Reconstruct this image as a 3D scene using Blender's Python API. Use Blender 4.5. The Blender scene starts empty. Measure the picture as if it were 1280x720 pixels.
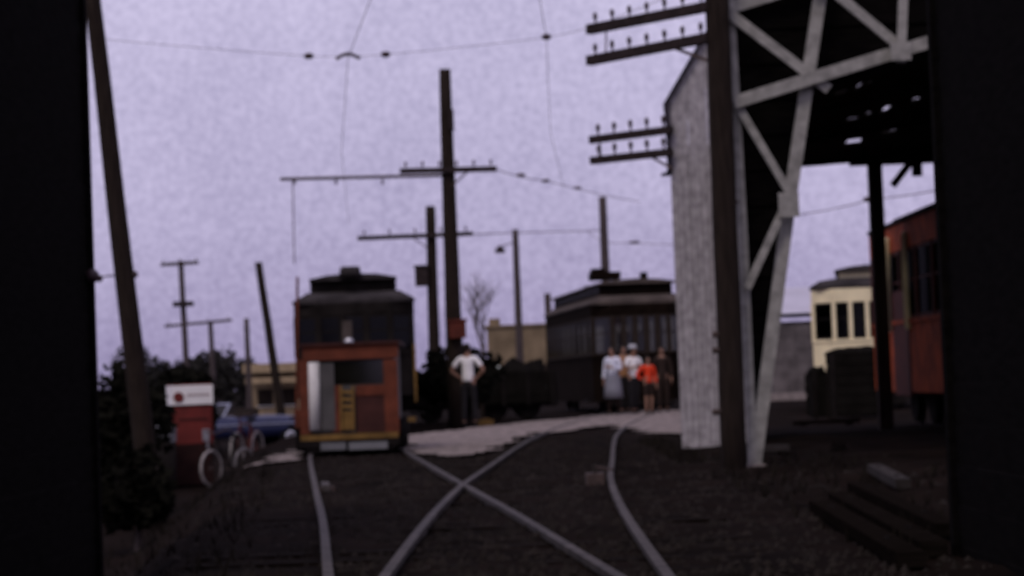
import bpy, bmesh, math, random
from mathutils import Vector, Matrix, noise

random.seed(7)
PI = math.pi
scene = bpy.context.scene
COL = scene.collection

# ------------------------------------------------------------------ camera
F = 2900.0                       # focal length in photo pixels (photo is 1280 wide)
CAM = Vector((0, 0, 0.95))
ROLL, PITCH = math.radians(-2.2), math.radians(2.29)
R3 = Matrix.Rotation(PI / 2 + PITCH, 3, 'X') @ Matrix.Rotation(ROLL, 3, 'Z')
cd = bpy.data.cameras.new('camera')
cam = bpy.data.objects.new('camera', cd)
COL.objects.link(cam)
cd.sensor_width = 36.0
cd.lens = F / 1280 * 36
cd.clip_start, cd.clip_end = 0.1, 12000
cam.matrix_world = Matrix.Translation(CAM) @ R3.to_4x4()
cd.dof.use_dof = True            # the cine lens is a little out of focus
cd.dof.focus_distance = 3.2
cd.dof.aperture_fstop = 10.0
scene.camera = cam

# ------------------------------------------------------------------ world, sun, exposure
SUN_EL, SUN_AZ = math.radians(48), math.radians(205)   # azimuth clockwise from +Y: behind the camera, to its left
w = bpy.data.worlds.new('World'); scene.world = w; w.use_nodes = True
nt = w.node_tree; N = nt.nodes; L = nt.links
bg = N['Background']; bg.inputs['Strength'].default_value = 0.1
sky = N.new('ShaderNodeTexSky'); sky.sky_type = 'NISHITA'; sky.sun_disc = False
sky.sun_elevation = SUN_EL; sky.sun_rotation = SUN_AZ; sky.dust_density = 4.0; sky.air_density = 1.2
tc = N.new('ShaderNodeTexCoord')
n1 = N.new('ShaderNodeTexNoise'); n1.inputs['Scale'].default_value = 330; n1.inputs['Detail'].default_value = 3
n2 = N.new('ShaderNodeTexNoise'); n2.inputs['Scale'].default_value = 9; n2.inputs['Detail'].default_value = 4
add = N.new('ShaderNodeMath'); add.operation = 'ADD'
L.new(tc.outputs['Generated'], n1.inputs['Vector']); L.new(tc.outputs['Generated'], n2.inputs['Vector'])
L.new(n1.outputs['Fac'], add.inputs[0]); L.new(n2.outputs['Fac'], add.inputs[1])
rmp = N.new('ShaderNodeMapRange')
rmp.inputs['From Min'].default_value = 0.65; rmp.inputs['From Max'].default_value = 1.35
L.new(add.outputs[0], rmp.inputs['Value'])
cl = N.new('ShaderNodeMix'); cl.data_type = 'RGBA'       # thin mottled overcast
cl.inputs['A'].default_value = (4.45, 4.0, 5.95, 1); cl.inputs['B'].default_value = (6.9, 6.25, 8.55, 1)
L.new(rmp.outputs[0], cl.inputs['Factor'])
sx = N.new('ShaderNodeSeparateXYZ'); L.new(tc.outputs['Generated'], sx.inputs[0])
hz = N.new('ShaderNodeValToRGB'); L.new(sx.outputs['Z'], hz.inputs[0])
hz.color_ramp.elements[0].color = (.60, .57, .68, 1); hz.color_ramp.elements[1].color = (1.02, 1.02, 1.0, 1); hz.color_ramp.elements[1].position = .3
e_ = hz.color_ramp.elements.new(.07); e_.color = (.88, .87, .93, 1)
ml = N.new('ShaderNodeMix'); ml.data_type = 'RGBA'; ml.blend_type = 'MULTIPLY'; ml.inputs['Factor'].default_value = 1
L.new(cl.outputs['Result'], ml.inputs['A']); L.new(hz.outputs[0], ml.inputs['B'])
mx = N.new('ShaderNodeMix'); mx.data_type = 'RGBA'; mx.inputs['Factor'].default_value = 0.9
L.new(sky.outputs[0], mx.inputs['A']); L.new(ml.outputs['Result'], mx.inputs['B'])
L.new(mx.outputs['Result'], bg.inputs['Color'])
sd = bpy.data.lights.new('sun', 'SUN'); sd.energy = 0.8; sd.angle = math.radians(18); sd.color = (1, .9, .76)
sun = bpy.data.objects.new('sun', sd); COL.objects.link(sun)
sdir = Vector((math.sin(SUN_AZ) * math.cos(SUN_EL), math.cos(SUN_AZ) * math.cos(SUN_EL), math.sin(SUN_EL)))
sun.rotation_euler = sdir.to_track_quat('Z', 'Y').to_euler()
sun.location = (-10, -10, 30)
vs = scene.view_settings
vs.view_transform = 'Standard'; vs.look = 'None'; vs.exposure = 0; vs.gamma = 1; vs.use_curve_mapping = False


# ------------------------------------------------------------------ helpers: survey of the place
def ray(px, py):
    return R3 @ Vector(((px - 640) / F, (360 - py) / F, -1))
def at(px, py, Y):
    d = ray(px, py); return CAM + d * (Y / d.y)
def ground_at(px, py, z=0.0):
    d = ray(px, py); return CAM + d * ((z - CAM.z) / d.z)
def metres(Y):            # photo pixels per metre at a distance
    return F / Y

# ------------------------------------------------------------------ helpers: materials
MATS = {}
def mat(name, col, rough=.8, var=.25, scale=6.0, metal=0.0, spec=.3, bump=0.0, col2=None, stretch=(1, 1, 1), detail=5):
    if name in MATS: return MATS[name]
    m = bpy.data.materials.new(name); m.use_nodes = True
    nt = m.node_tree; b = nt.nodes['Principled BSDF']
    b.inputs['Roughness'].default_value = rough; b.inputs['Metallic'].default_value = metal
    b.inputs['Specular IOR Level'].default_value = spec
    t = nt.nodes.new('ShaderNodeTexCoord'); mp = nt.nodes.new('ShaderNodeMapping')
    mp.inputs['Scale'].default_value = stretch
    n = nt.nodes.new('ShaderNodeTexNoise'); n.inputs['Scale'].default_value = scale; n.inputs['Detail'].default_value = detail
    r = nt.nodes.new('ShaderNodeMapRange'); r.inputs['From Min'].default_value = .3; r.inputs['From Max'].default_value = .7
    x = nt.nodes.new('ShaderNodeMix'); x.data_type = 'RGBA'
    c2 = col2 or tuple(min(1, c * (1 + var)) for c in col)
    c1 = tuple(c * (1 - var) for c in col)
    x.inputs['A'].default_value = (*c1, 1); x.inputs['B'].default_value = (*c2, 1)
    nt.links.new(t.outputs['Object'], mp.inputs['Vector']); nt.links.new(mp.outputs[0], n.inputs['Vector'])
    nt.links.new(n.outputs['Fac'], r.inputs['Value']); nt.links.new(r.outputs[0], x.inputs['Factor'])
    nt.links.new(x.outputs['Result'], b.inputs['Base Color'])
    if bump:
        bp = nt.nodes.new('ShaderNodeBump'); bp.inputs['Strength'].default_value = bump; bp.inputs['Distance'].default_value = .02
        nt.links.new(n.outputs['Fac'], bp.inputs['Height']); nt.links.new(bp.outputs[0], b.inputs['Normal'])
    MATS[name] = m
    return m
def glass_mat(name, tint, refl):
    m = bpy.data.materials.new(name); m.use_nodes = True
    nt = m.node_tree; nt.nodes.clear()
    o = nt.nodes.new('ShaderNodeOutputMaterial'); mix = nt.nodes.new('ShaderNodeMixShader')
    tr = nt.nodes.new('ShaderNodeBsdfTransparent'); tr.inputs[0].default_value = (*tint, 1)
    gl = nt.nodes.new('ShaderNodeBsdfGlossy'); gl.inputs['Roughness'].default_value = .08; gl.inputs[0].default_value = (.8, .8, .8, 1)
    mix.inputs[0].default_value = refl
    nt.links.new(tr.outputs[0], mix.inputs[1]); nt.links.new(gl.outputs[0], mix.inputs[2]); nt.links.new(mix.outputs[0], o.inputs[0])
    return m
GLASS = glass_mat('dusty window glass', (.55, .55, .5), .05)
BLACKGLASS = glass_mat('blacked out glass', (.04, .04, .04), .02)
DARKGLASS = glass_mat('sooty window glass', (.2, .2, .2), .02)
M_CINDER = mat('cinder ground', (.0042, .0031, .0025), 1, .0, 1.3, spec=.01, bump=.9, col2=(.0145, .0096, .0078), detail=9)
M_GRAVEL = mat('pale gravel', (.215, .18, .165), 1, .6, 5, spec=.05, bump=.8, detail=8)
M_STONE = mat('cinder stones', (.02, .016, .014), 1, .5, 3, spec=.1)
M_RAIL = mat('worn rail steel', (.062, .053, .051), .8, .5, 6, metal=.0, spec=.2)
M_TIE = mat('oily tie timber', (.0095, .0068, .0055), 1, .4, 7, spec=.02, bump=.4)
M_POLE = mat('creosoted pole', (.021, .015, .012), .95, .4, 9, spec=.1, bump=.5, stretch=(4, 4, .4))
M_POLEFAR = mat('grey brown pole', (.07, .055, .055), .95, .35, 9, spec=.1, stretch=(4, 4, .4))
M_ARM = mat('dark crossarm timber', (.03, .022, .022), .95, .3, 9, spec=.1)
M_PORC = mat('brown porcelain', (.05, .03, .035), .4, .2, 9)
M_WIRE = mat('copper wire', (.16, .13, .15), .7, .1, 9)
M_HARD = mat('rusty hardware', (.06, .04, .035), .8, .3, 9)
M_LATTICE = mat('aluminium painted steel', (.28, .27, .25), .7, .3, 9, spec=.3, bump=.15)
M_TAR = mat('tarred boards', (.0045, .0038, .0036), 1, .5, 5, spec=.02, stretch=(1, 1, 6))
M_SHEDWOOD = mat('old shed timber', (.035, .024, .02), .95, .4, 6, spec=.1, stretch=(4, 4, .5))
M_ROOFB = mat('old roof boards', (.012, .010, .010), 1, .4, 5, spec=.05)
M_CORR = mat('weathered corrugated iron', (.36, .335, .35), .85, .35, 7, spec=.1, bump=.1, stretch=(1.5, 1.5, 1.2))
M_CORRTRIM = mat('dark corner trim', (.035, .028, .04), .9, .2, 6)
M_DARKCAR = mat('black green car paint', (.016, .0135, .0125), .95, .4, 3, spec=.02)
M_DARKROOF = mat('tarred canvas roof', (.04, .035, .036), .95, .3, 3, spec=.1)
M_BROWNCAR = mat('dark brown car paint', (.009, .006, .0045), .95, .4, 3, spec=.02)
M_BROWNPOST = mat('worn brown posts', (.028, .02, .016), .85, .4, 4, spec=.1)
M_BROWNROOF = mat('weathered roof canvas', (.075, .06, .053), .95, .3, 3, spec=.1)
M_REDCAR = mat('streetcar red paint', (.42, .07, .012), .8, .45, 3, spec=.2)
M_REDDARK = mat('dark red trim', (.10, .022, .014), .75, .35, 3, spec=.2)
M_CREAM = mat('cream paint', (.88, .77, .50), .65, .12, 3, spec=.25)
M_IRON = mat('black iron', (.012, .010, .0095), .9, .3, 5, spec=.05)
M_INSIDE = mat('dark interior', (.03, .022, .018), .9, .3, 3, spec=.1)
M_ORANGE = mat('faded orange red paint', (.125, .032, .016), .75, .35, 4, spec=.2)
M_MAROON = mat('maroon panel', (.05, .016, .013), .75, .3, 4, spec=.2)
M_YELLOW = mat('grimy yellow paint', (.17, .095, .026), .75, .35, 5, spec=.2)
M_WHITE = mat('grubby white paint', (.6, .58, .56), .75, .2, 4, spec=.2)
M_GREYP = mat('grey painted panel', (.15, .15, .16), .7, .25, 3, spec=.2)
M_SLATE = mat('slate grey panel', (.075, .07, .07), .7, .3, 3, spec=.2)
M_ENAMEL = mat('white enamel', (.82, .8, .78), .5, .06, 3, spec=.3)
M_LOWSHADE = mat('dark red lower shade', (.022, .009, .008), .8, .4, 4, spec=.1)  # shade on the machine's lower front, put into the colour
M_RED = mat('vending red enamel', (.14, .018, .013), .6, .3, 3, spec=.3)
M_CHROME = mat('dull chrome', (.55, .55, .58), .3, .1, 5, metal=.8)
M_BLUE = mat('dark blue car paint', (.02, .025, .075), .35, .15, 2, spec=.5)
M_BLUESHINE = mat('pale blue trim and highlight', (.4, .42, .55), .5, .1, 2, spec=.4)  # pale trim, and the highlight on the dark blue car as colour
M_RUBBER = mat('black rubber', (.012, .012, .012), .9, .2, 5, spec=.1)
M_WWALL = mat('off white tyre', (.30, .275, .26), .85, .3, 7, spec=.1)
M_TAN = mat('tan stucco', (.36, .27, .17), .9, .2, 2, spec=.1)
M_TANDK = mat('brown stone wall', (.20, .15, .095), .95, .35, .9, spec=.1)
M_GREYB = mat('grey block wall', (.12, .105, .105), .95, .35, 2.5, spec=.1)
M_ROOFMETAL = mat('pale metal roof', (.5, .48, .56), .5, .1, 1, spec=.3)
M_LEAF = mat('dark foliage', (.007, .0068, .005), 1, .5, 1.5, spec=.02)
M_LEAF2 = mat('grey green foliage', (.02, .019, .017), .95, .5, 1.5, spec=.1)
M_BARK = mat('bare bark', (.09, .07, .068), .95, .3, 5, spec=.1)
M_WEED = mat('dry weeds', (.014, .011, .008), .95, .5, 2, spec=.1)
M_TIMBER = mat('grey weathered timber', (.009, .007, .006), 1, .5, 5, spec=0, stretch=(6, .6, 6), bump=.4)
M_PALETIMBER = mat('pale plank', (.034, .029, .027), 1, .25, 5, spec=.1)
M_CONC = mat('concrete footing', (.26, .22, .21), .95, .25, 6, spec=.1)
M_TARP = mat('black tarpaulin', (.009, .008, .007), 1, .3, 3, spec=.02, bump=.4)
M_SKIN = mat('skin', (.30, .165, .115), .7, .08, 8, spec=.3)
M_HAIR = mat('dark hair', (.02, .014, .011), .8, .3, 30, spec=.2)
M_PINKGREY = mat('pinkish grey car paint', (.26, .20, .2), .4, .1, 2, spec=.4)
M_PALEGREEN = mat('pale green car paint', (.26, .29, .24), .4, .1, 2, spec=.4)

# ------------------------------------------------------------------ helpers: meshes
class MB:
    def __init__(s): s.v = []; s.f = []
    def box(s, c, size, mtx=None):
        x, y, z = (d / 2 for d in size); c = Vector(c); b = len(s.v)
        for sx, sy, sz in ((-1, -1, -1), (1, -1, -1), (1, 1, -1), (-1, 1, -1), (-1, -1, 1), (1, -1, 1), (1, 1, 1), (-1, 1, 1)):
            p = Vector((sx * x, sy * y, sz * z))
            if mtx: p = mtx @ p
            s.v.append(tuple(c + p))
        for q in ((0, 3, 2, 1), (4, 5, 6, 7), (0, 1, 5, 4), (1, 2, 6, 5), (2, 3, 7, 6), (3, 0, 4, 7)):
            s.f.append(tuple(b + i for i in q))
        return s
    def beam(s, p, q, wd, dp, side=(0, 1, 0)):
        p, q = Vector(p), Vector(q); d = q - p; ln = d.length; d.normalize()
        sv = Vector(side); u = d.cross(sv)
        if u.length < 1e-4: u = d.cross(Vector((1, 0, 0)))
        u.normalize(); v = u.cross(d).normalized()
        return s.box((p + q) / 2, (wd, dp, ln), Matrix((u, v, d)).transposed())
    def slab(s, a, b, z0, z1, th):          # a wall slab between two plan points
        a, b = Vector((a[0], a[1], 0)), Vector((b[0], b[1], 0)); d = b - a; ang = math.atan2(d.y, d.x)
        c = (a + b) / 2; c.z = (z0 + z1) / 2
        return s.box(c, (d.length, th, z1 - z0), Matrix.Rotation(ang, 3, 'Z'))
    def tube(s, pts, rad, seg=8, cap=True):
        pts = [Vector(p) for p in pts]; n = len(pts)
        if not hasattr(rad, '__len__'): rad = [rad] * n
        base = len(s.v); up = None
        for i, p in enumerate(pts):
            d = (pts[min(i + 1, n - 1)] - pts[max(i - 1, 0)]).normalized()
            if up is None: up = Vector((0, 0, 1)) if abs(d.z) < .9 else Vector((1, 0, 0))
            u = d.cross(up).normalized(); v = u.cross(d).normalized(); up = v
            for k in range(seg):
                a = 2 * PI * k / seg
                s.v.append(tuple(p + (u * math.cos(a) + v * math.sin(a)) * rad[i]))
        for i in range(n - 1):
            for k in range(seg):
                a, b = base + i * seg + k, base + i * seg + (k + 1) % seg
                s.f.append((a, b, b + seg, a + seg))
        if cap:
            s.f.append(tuple(base + k for k in range(seg))[::-1]); s.f.append(tuple(base + (n - 1) * seg + k for k in range(seg)))
        return s
    def ring(s, c, R, r, axis='x', seg=24, sub=6):
        base = len(s.v); c = Vector(c)
        for i in range(seg):
            a = 2 * PI * i / seg
            for k in range(sub):
                b = 2 * PI * k / sub; q = R + r * math.cos(b); h = r * math.sin(b)
                p = Vector((h, q * math.cos(a), q * math.sin(a))) if axis == 'x' else Vector((q * math.cos(a), h, q * math.sin(a)))
                s.v.append(tuple(c + p))
        for i in range(seg):
            for k in range(sub):
                s.f.append((base + i * sub + k, base + i * sub + (k + 1) % sub, base + ((i + 1) % seg) * sub + (k + 1) % sub, base + ((i + 1) % seg) * sub + k))
        return s
    def loft(s, loops, cap=True):            # closed loops with equal vertex counts
        base = len(s.v); n = len(loops[0])
        for l in loops: s.v += [tuple(p) for p in l]
        for i in range(len(loops) - 1):
            for k in range(n):
                a, b = base + i * n + k, base + i * n + (k + 1) % n
                s.f.append((a, b, b + n, a + n))
        if cap:
            s.f.append(tuple(base + k for k in range(n))[::-1]); s.f.append(tuple(base + (len(loops) - 1) * n + k for k in range(n)))
        return s
    def prism(s, poly, off):                 # poly: 3D points, extruded by off
        off = Vector(off)
        return s.loft([[Vector(p) for p in poly], [Vector(p) + off for p in poly]])
    def blob(s, c, r, seg=10, rings=7, wob=0.0, seed=0):
        c = Vector(c); base = len(s.v)
        for i in range(rings + 1):
            t = PI * i / rings
            for k in range(seg):
                a = 2 * PI * k / seg
                d = Vector((math.sin(t) * math.cos(a), math.sin(t) * math.sin(a), math.cos(t)))
                m = 1 + wob * noise.noise(d * 1.7 + Vector((seed * 7.1, 0, 0)))
                s.v.append((c.x + d.x * r[0] * m, c.y + d.y * r[1] * m, c.z + d.z * r[2] * m))
        for i in range(rings):
            for k in range(seg):
                s.f.append((base + i * seg + k, base + (i + 1) * seg + k, base + (i + 1) * seg + (k + 1) % seg, base + i * seg + (k + 1) % seg))
        return s
    def mesh(s, name, m, smooth=False):
        me = bpy.data.meshes.new(name); me.from_pydata(s.v, [], s.f); me.update()
        bm = bmesh.new(); bm.from_mesh(me); bmesh.ops.recalc_face_normals(bm, faces=bm.faces); bm.to_mesh(me); bm.free()
        if smooth:
            for p in me.polygons: p.use_smooth = True
        if m: me.materials.append(m)
        return me
    def build(s, name, m, parent=None, smooth=False, label=None, kind=None):
        return put(name, s.mesh(name, m, smooth), parent, label=label, kind=kind)
def put(name, me, parent=None, loc=(0, 0, 0), rot=(0, 0, 0), label=None, kind=None):
    o = bpy.data.objects.new(name, me); COL.objects.link(o)
    o.parent = parent; o.location = loc; o.rotation_euler = rot
    if label: o['label'] = label
    if kind: o['kind'] = kind
    return o
def tag(o, label, cat, group=None, kind=None):
    o['label'] = label; o['category'] = cat
    if group: o['group'] = group
    if kind: o['kind'] = kind
    return o
def thing(name, label, cat, loc=(0, 0, 0), rz=0.0, group=None):
    o = bpy.data.objects.new(name, None); COL.objects.link(o); o.empty_display_size = .3
    o.location = loc; o.rotation_euler = (0, 0, rz)
    return tag(o, label, cat, group)
def cyl_mesh(name, m, r, h, seg=16, axis='z'):
    a = {'x': (1, 0, 0), 'y': (0, 1, 0), 'z': (0, 0, 1)}[axis]
    v = Vector(a) * h / 2
    return MB().tube([-v, v], r, seg).mesh(name, m)

# ------------------------------------------------------------------ the ground
def lerp(pts, t):
    if t <= pts[0][0]:
        (a, b), (c, d) = pts[0], pts[1]
    elif t >= pts[-1][0]:
        (a, b), (c, d) = pts[-2], pts[-1]
    else:
        for i in range(len(pts) - 1):
            if pts[i][0] <= t <= pts[i + 1][0]: break
        (a, b), (c, d) = pts[i], pts[i + 1]
        # smooth (Catmull style) between surveyed points
        p0 = pts[max(i - 1, 0)]; p3 = pts[min(i + 2, len(pts) - 1)]
        m1 = (d - p0[1]) / (c - p0[0]); m2 = (p3[1] - b) / (p3[0] - a)
        h = c - a; s = (t - a) / h
        return (2*s**3-3*s**2+1)*b + (s**3-2*s**2+s)*h*m1 + (-2*s**3+3*s**2)*d + (s**3-s**2)*h*m2
    return b + (d - b) * (t - a) / (c - a)
C_LEFT = [(7, .11), (11.4, -.285), (16.3, -.72), (21.3, -1.20), (33, -2.28), (40, -2.74), (47, -3.1), (60, -3.75)]
C_RIGHT = [(7, .0), (11.3, .0), (16.3, .045), (20.9, .155), (24.4, .31), (35, .80), (40, 1.12), (46, 1.6), (60, 3.0)]
def bank(x, y):
    e = lerp(C_LEFT, min(y, 47)) - .72 - .6 - .35 * noise.noise(Vector((y * .3, 3.3, 0)))
    u = max(0, min(1, (e - x) / 1.3)); u = u * u * (3 - 2 * u)
    return -.76 * u
def hgt(x, y, rough=True):
    z = bank(x, y)
    if rough and y < 75 and abs(x) < 14:
        z += .035 * noise.noise(Vector((x * 1.1, y * .8, 0))) + .018 * noise.noise(Vector((x * 4, y * 3.1, 5))) - .012
        if x > 1.9 and y < 33:                                   # rougher dirt on the shed side
            k = min(1, (x - 1.9) / .8)
            z += k * (.05 + .07 * noise.noise(Vector((x * 1.4, y * 1.1, 9))))
    return z
def grid_sheet(name, xs, ys, fz, m):
    v = [(x, y, fz(x, y)) for y in ys for x in xs]; nx = len(xs)
    f = [(j * nx + i, j * nx + i + 1, (j + 1) * nx + i + 1, (j + 1) * nx + i) for j in range(len(ys) - 1) for i in range(nx - 1)]
    me = bpy.data.meshes.new(name); me.from_pydata(v, [], f); me.update(); me.materials.append(m)
    for p in me.polygons: p.use_smooth = True
    return put(name, me)
far = [9.5 * 1.35 ** k for k in range(1, 22)]
xs = [-x for x in reversed(far)] + [-9 + .14 * i for i in range(int(18 / .14) + 1)] + far
ys = [-4000, -1000, -250, -60, -15, 0, 4] + [6.5 + .2 * i for i in range(int(56 / .2))] + [63 * 1.16 ** k for k in range(30)]
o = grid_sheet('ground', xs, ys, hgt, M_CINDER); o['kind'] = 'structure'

# pale gravel crossing between the tracks and beyond
def gravel_poly(px_pts):
    return [ground_at(px, py) for px, py in px_pts]
def inside(p, poly):
    r = False; j = len(poly) - 1
    for i in range(len(poly)):
        a, b = poly[i], poly[j]
        if (a.y > p[1]) != (b.y > p[1]) and p[0] < (b.x - a.x) * (p[1] - a.y) / (b.y - a.y) + a.x: r = not r
        j = i
    return r
def path_sheet(name, poly, step=.12):
    x0, x1 = min(p.x for p in poly), max(p.x for p in poly); y0, y1 = min(p.y for p in poly), max(p.y for p in poly)
    v = []; f = []; idx = {}
    def vid(i, j):
        if (i, j) not in idx:
            x, y = x0 + i * step, y0 + j * step * 2
            idx[(i, j)] = len(v); v.append((x, y, hgt(x, y, False) + .028 + .012 * noise.noise(Vector((x * 2, y * 2, 1)))))
        return idx[(i, j)]
    for i in range(int((x1 - x0) / step) + 1):
        for j in range(int((y1 - y0) / step / 2) + 1):
            x, y = x0 + (i + .5) * step, y0 + (j + .5) * step * 2
            wob = Vector((noise.noise(Vector((x * 1.1, y * .6, 2))), noise.noise(Vector((x * 1.1, y * .6, 8)))))
            if inside((x + .35 * wob.x, y + 1.6 * wob.y), poly): f.append((vid(i, j), vid(i + 1, j), vid(i + 1, j + 1), vid(i, j + 1)))
    me = bpy.data.meshes.new(name); me.from_pydata(v, [], f); me.update(); me.materials.append(M_GRAVEL)
    o = put(name, me); o['kind'] = 'structure'
    return o
path_sheet('gravel_path', gravel_poly([(496, 557), (500, 547), (590, 536), (760, 519), (830, 514), (900, 512), (905, 548), (858, 546), (800, 541), (760, 532), (700, 542), (664, 543), (648, 548), (612, 566), (580, 573), (545, 571), (510, 563)]))
path_sheet('gravel_path', gravel_poly([(322, 584), (345, 570), (374, 562), (373, 574), (345, 582)]))

# scattered cinder stones and weeds (nobody could count them)
mb = MB()
for i in range(9000):
    y = 9 + 30 * random.random() ** 1.5; x = lerp(C_LEFT, y) * .5 + random.gauss(.1, 1.6)
    if x > 4.2 or x < -4.5: continue
    r = random.uniform(.012, .035); z = hgt(x, y); b = len(mb.v)
    for d in ((1, 0, 0), (0, 1, 0), (-1, 0, 0), (0, -1, 0), (0, 0, 1)):
        k = r * random.uniform(.6, 1.3); mb.v.append((x + d[0] * k, y + d[1] * k, z + d[2] * k))
    mb.f += [(b, b + 1, b + 4), (b + 1, b + 2, b + 4), (b + 2, b + 3, b + 4), (b + 3, b, b + 4)]
tag(mb.build('cinder_stones', M_STONE), 'small dark stones scattered over the ground around the rails', 'stones', kind='stuff')
mb = MB()
for i in range(900):
    side = random.random() < .5
    y = random.uniform(11.5, 34)
    x = (lerp(C_LEFT, y) - 1.1 - random.random() * 1.8) if side else (1.75 + random.random() * 1.6)
    if not side and y > 25: x = random.uniform(1.7, 2.1)
    z = hgt(x, y)
    for k in range(5):
        a = random.uniform(0, 2 * PI); h = random.uniform(.04, .15); ln = h * random.uniform(.2, .8); b = len(mb.v); ww = .006
        c, s_ = math.cos(a), math.sin(a)
        mb.v += [(x - s_ * ww, y + c * ww, z), (x + s_ * ww, y - c * ww, z), (x + c * ln, y + s_ * ln, z + h)]
        mb.f.append((b, b + 1, b + 2))
tag(mb.build('dry_weeds', M_WEED), 'low dry weeds growing on the dark dirt beside the tracks', 'weeds', kind='stuff')

# ------------------------------------------------------------------ the tram tracks
def rail(parent, cline, off, y0, y1, dz):
    prof = [(-.027, .0), (.027, .0), (.025, -.036), (.010, -.045), (.010, -.12), (-.010, -.12), (-.010, -.045), (-.025, -.036)]
    loops = []; n = int((y1 - y0) / .8)
    for i in range(n + 1):
        y = y0 + (y1 - y0) * i / n
        t = (lerp(cline, y + .1) - lerp(cline, y - .1)) / .2
        loops.append([(lerp(cline, y) + off * math.sqrt(1 + t * t) + px, y, dz + pz) for px, pz in prof])
    return MB().loft(loops).build('rail', M_RAIL, parent)
tie_me = MB().box((0, 0, 0), (2.5, .2, .16)).mesh('tie', M_TIE)
long_me = MB().box((0, 0, 0), (3.3, .2, .16)).mesh('tie', M_TIE)
track1 = thing('tram_track', 'worn tram track running ahead to the orange work car', 'track')
track2 = thing('tram_track', 'worn tram track curving right towards the standing people', 'track')
for off in (-.665, .665):
    rail(track1, C_LEFT, off, 6.5, 62, .036); rail(track2, C_RIGHT, off, 6.5, 59, .040)
y = 7.2
while y < 58:
    a, b = lerp(C_LEFT, y), lerp(C_RIGHT, y)
    jit = lambda: random.uniform(-.04, .04)
    if y < 26: put('tie', long_me, track1, ((a + b) / 2 + jit(), y, -.092 + random.uniform(-.016, .006)), (0, 0, jit() * .5))
    else:
        put('tie', tie_me, track1, (a + jit(), y, -.092 + random.uniform(-.016, .006)), (0, 0, .08 + jit() * .5))
        put('tie', tie_me, track2, (b + jit(), y + .3, -.092 + random.uniform(-.016, .006)), (0, 0, -.06 + jit() * .5))
    y += .64
p = ground_at(744, 604)
sw = thing('switch_stand', 'small pale iron switch stand beside the right-hand curved rail', 'switch stand', (p.x, p.y, 0))
MB().box((0, 0, .04), (.16, .3, .10)).build('base', M_HARD, sw)
MB().tube([(0, 0, .08), (0, 0, .17)], .022, 8).build('spindle', M_PALETIMBER, sw)
MB().beam((0, 0, .15), (.16, -.1, .12), .03, .02, (0, 0, 1)).build('lever', M_HARD, sw)
p = ground_at(407, 612)
sw = thing('rail_brace', 'short pale rail stub lying beside the left-hand rail', 'rail stub', (p.x, p.y, 0), .1)
MB().box((0, 0, .03), (.07, .75, .06)).build('bar', M_RAIL, sw)
MB().box((0, -.2, .012), (.16, .12, .05)).build('chair', M_HARD, sw)

# ------------------------------------------------------------------ poles
ins_me = MB().tube([(0, 0, 0), (0, 0, .05), (0, 0, .06), (0, 0, .12), (0, 0, .15)], [.012, .012, .026, .03, .012], 8).mesh('insulator', M_PORC)
def pole(label, foot, top, r0, r1, m=M_POLE, group=None, name='utility_pole'):
    foot, top = Vector(foot), Vector(top)
    t = thing(name, label, 'pole', foot, 0, group)
    d = top - foot; n = 9
    pts = [d * (i / n) + Vector((.012 * noise.noise(Vector((i * .6, foot.x, 0))), 0, 0)) * (0 < i < n) for i in range(n + 1)]
    pts[0] = pts[0] - d.normalized() * .4
    MB().tube(pts, [r0 + (r1 - r0) * i / n for i in range(n + 1)], 14).build('pole', m, t, smooth=True)
    return t
def crossarm(t, a, b, n, wd=.1, m=M_ARM, name='crossarm', skip=.06, scale=1.0):
    base = Vector(t.location); a, b = Vector(a) - base, Vector(b) - base
    arm = MB().beam(a, b, wd * 1.15, wd, (0, 1, 0)).build(name, m, t)
    for i in range(n):
        f = skip + (1 - 2 * skip) * i / max(1, n - 1)
        put('insulator', ins_me, arm, a + (b - a) * f + Vector((0, 0, wd * .55))).scale = (scale,) * 3
    return arm
def pz(px, py, Y, lift=0.0):
    q = at(px, py, Y); q.z += lift; return q
def foot_of(px, Y, py=560):
    q = at(px, py, Y); return Vector((q.x, q.y, hgt(q.x, q.y, False)))

GP = 'utility poles around the yard'
# tall pole in the middle
f = foot_of(571, 50, 520); top = pz(556, 87, 50); top.x = f.x + (top.x - f.x)
t = pole('tallest dark utility pole, in the middle, carrying a long bare bracket arm', f, top, .20, .125, M_POLE, GP)
crossarm(t, pz(500, 214, 49.8), pz(621, 211, 49.8), 6)
arm = MB().tube([Vector(pz(560, 219, 50.1)) - f, Vector(pz(350, 224, 50.1)) - f], .035, 8).build('bracket_arm', M_HARD, t)
for px in (368, 420, 478): put('insulator', ins_me, arm, pz(px, 222, 50.1) - f, (PI, 0, 0))
MB().tube([pz(366, 226, 50.1) - f, pz(368, 330, 50.1) - f], .014, 6).build('hanging_cable', M_HARD, t)
MB().beam(pz(585, 214, 49.85) - f, pz(564, 233, 49.85) - f, .035, .02).build('brace', M_HARD, t)
q = pz(564, 150, 49.9) - f; MB().box(q, (.11, .2, .45)).build('junction_box', M_ARM, t)
q = pz(572, 412, 49.75) - f; MB().box(q, (.36, .26, .36)).box(q + Vector((0, 0, .2)), (.42, .32, .05)).build('switch_box', M_REDDARK, t)
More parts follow.
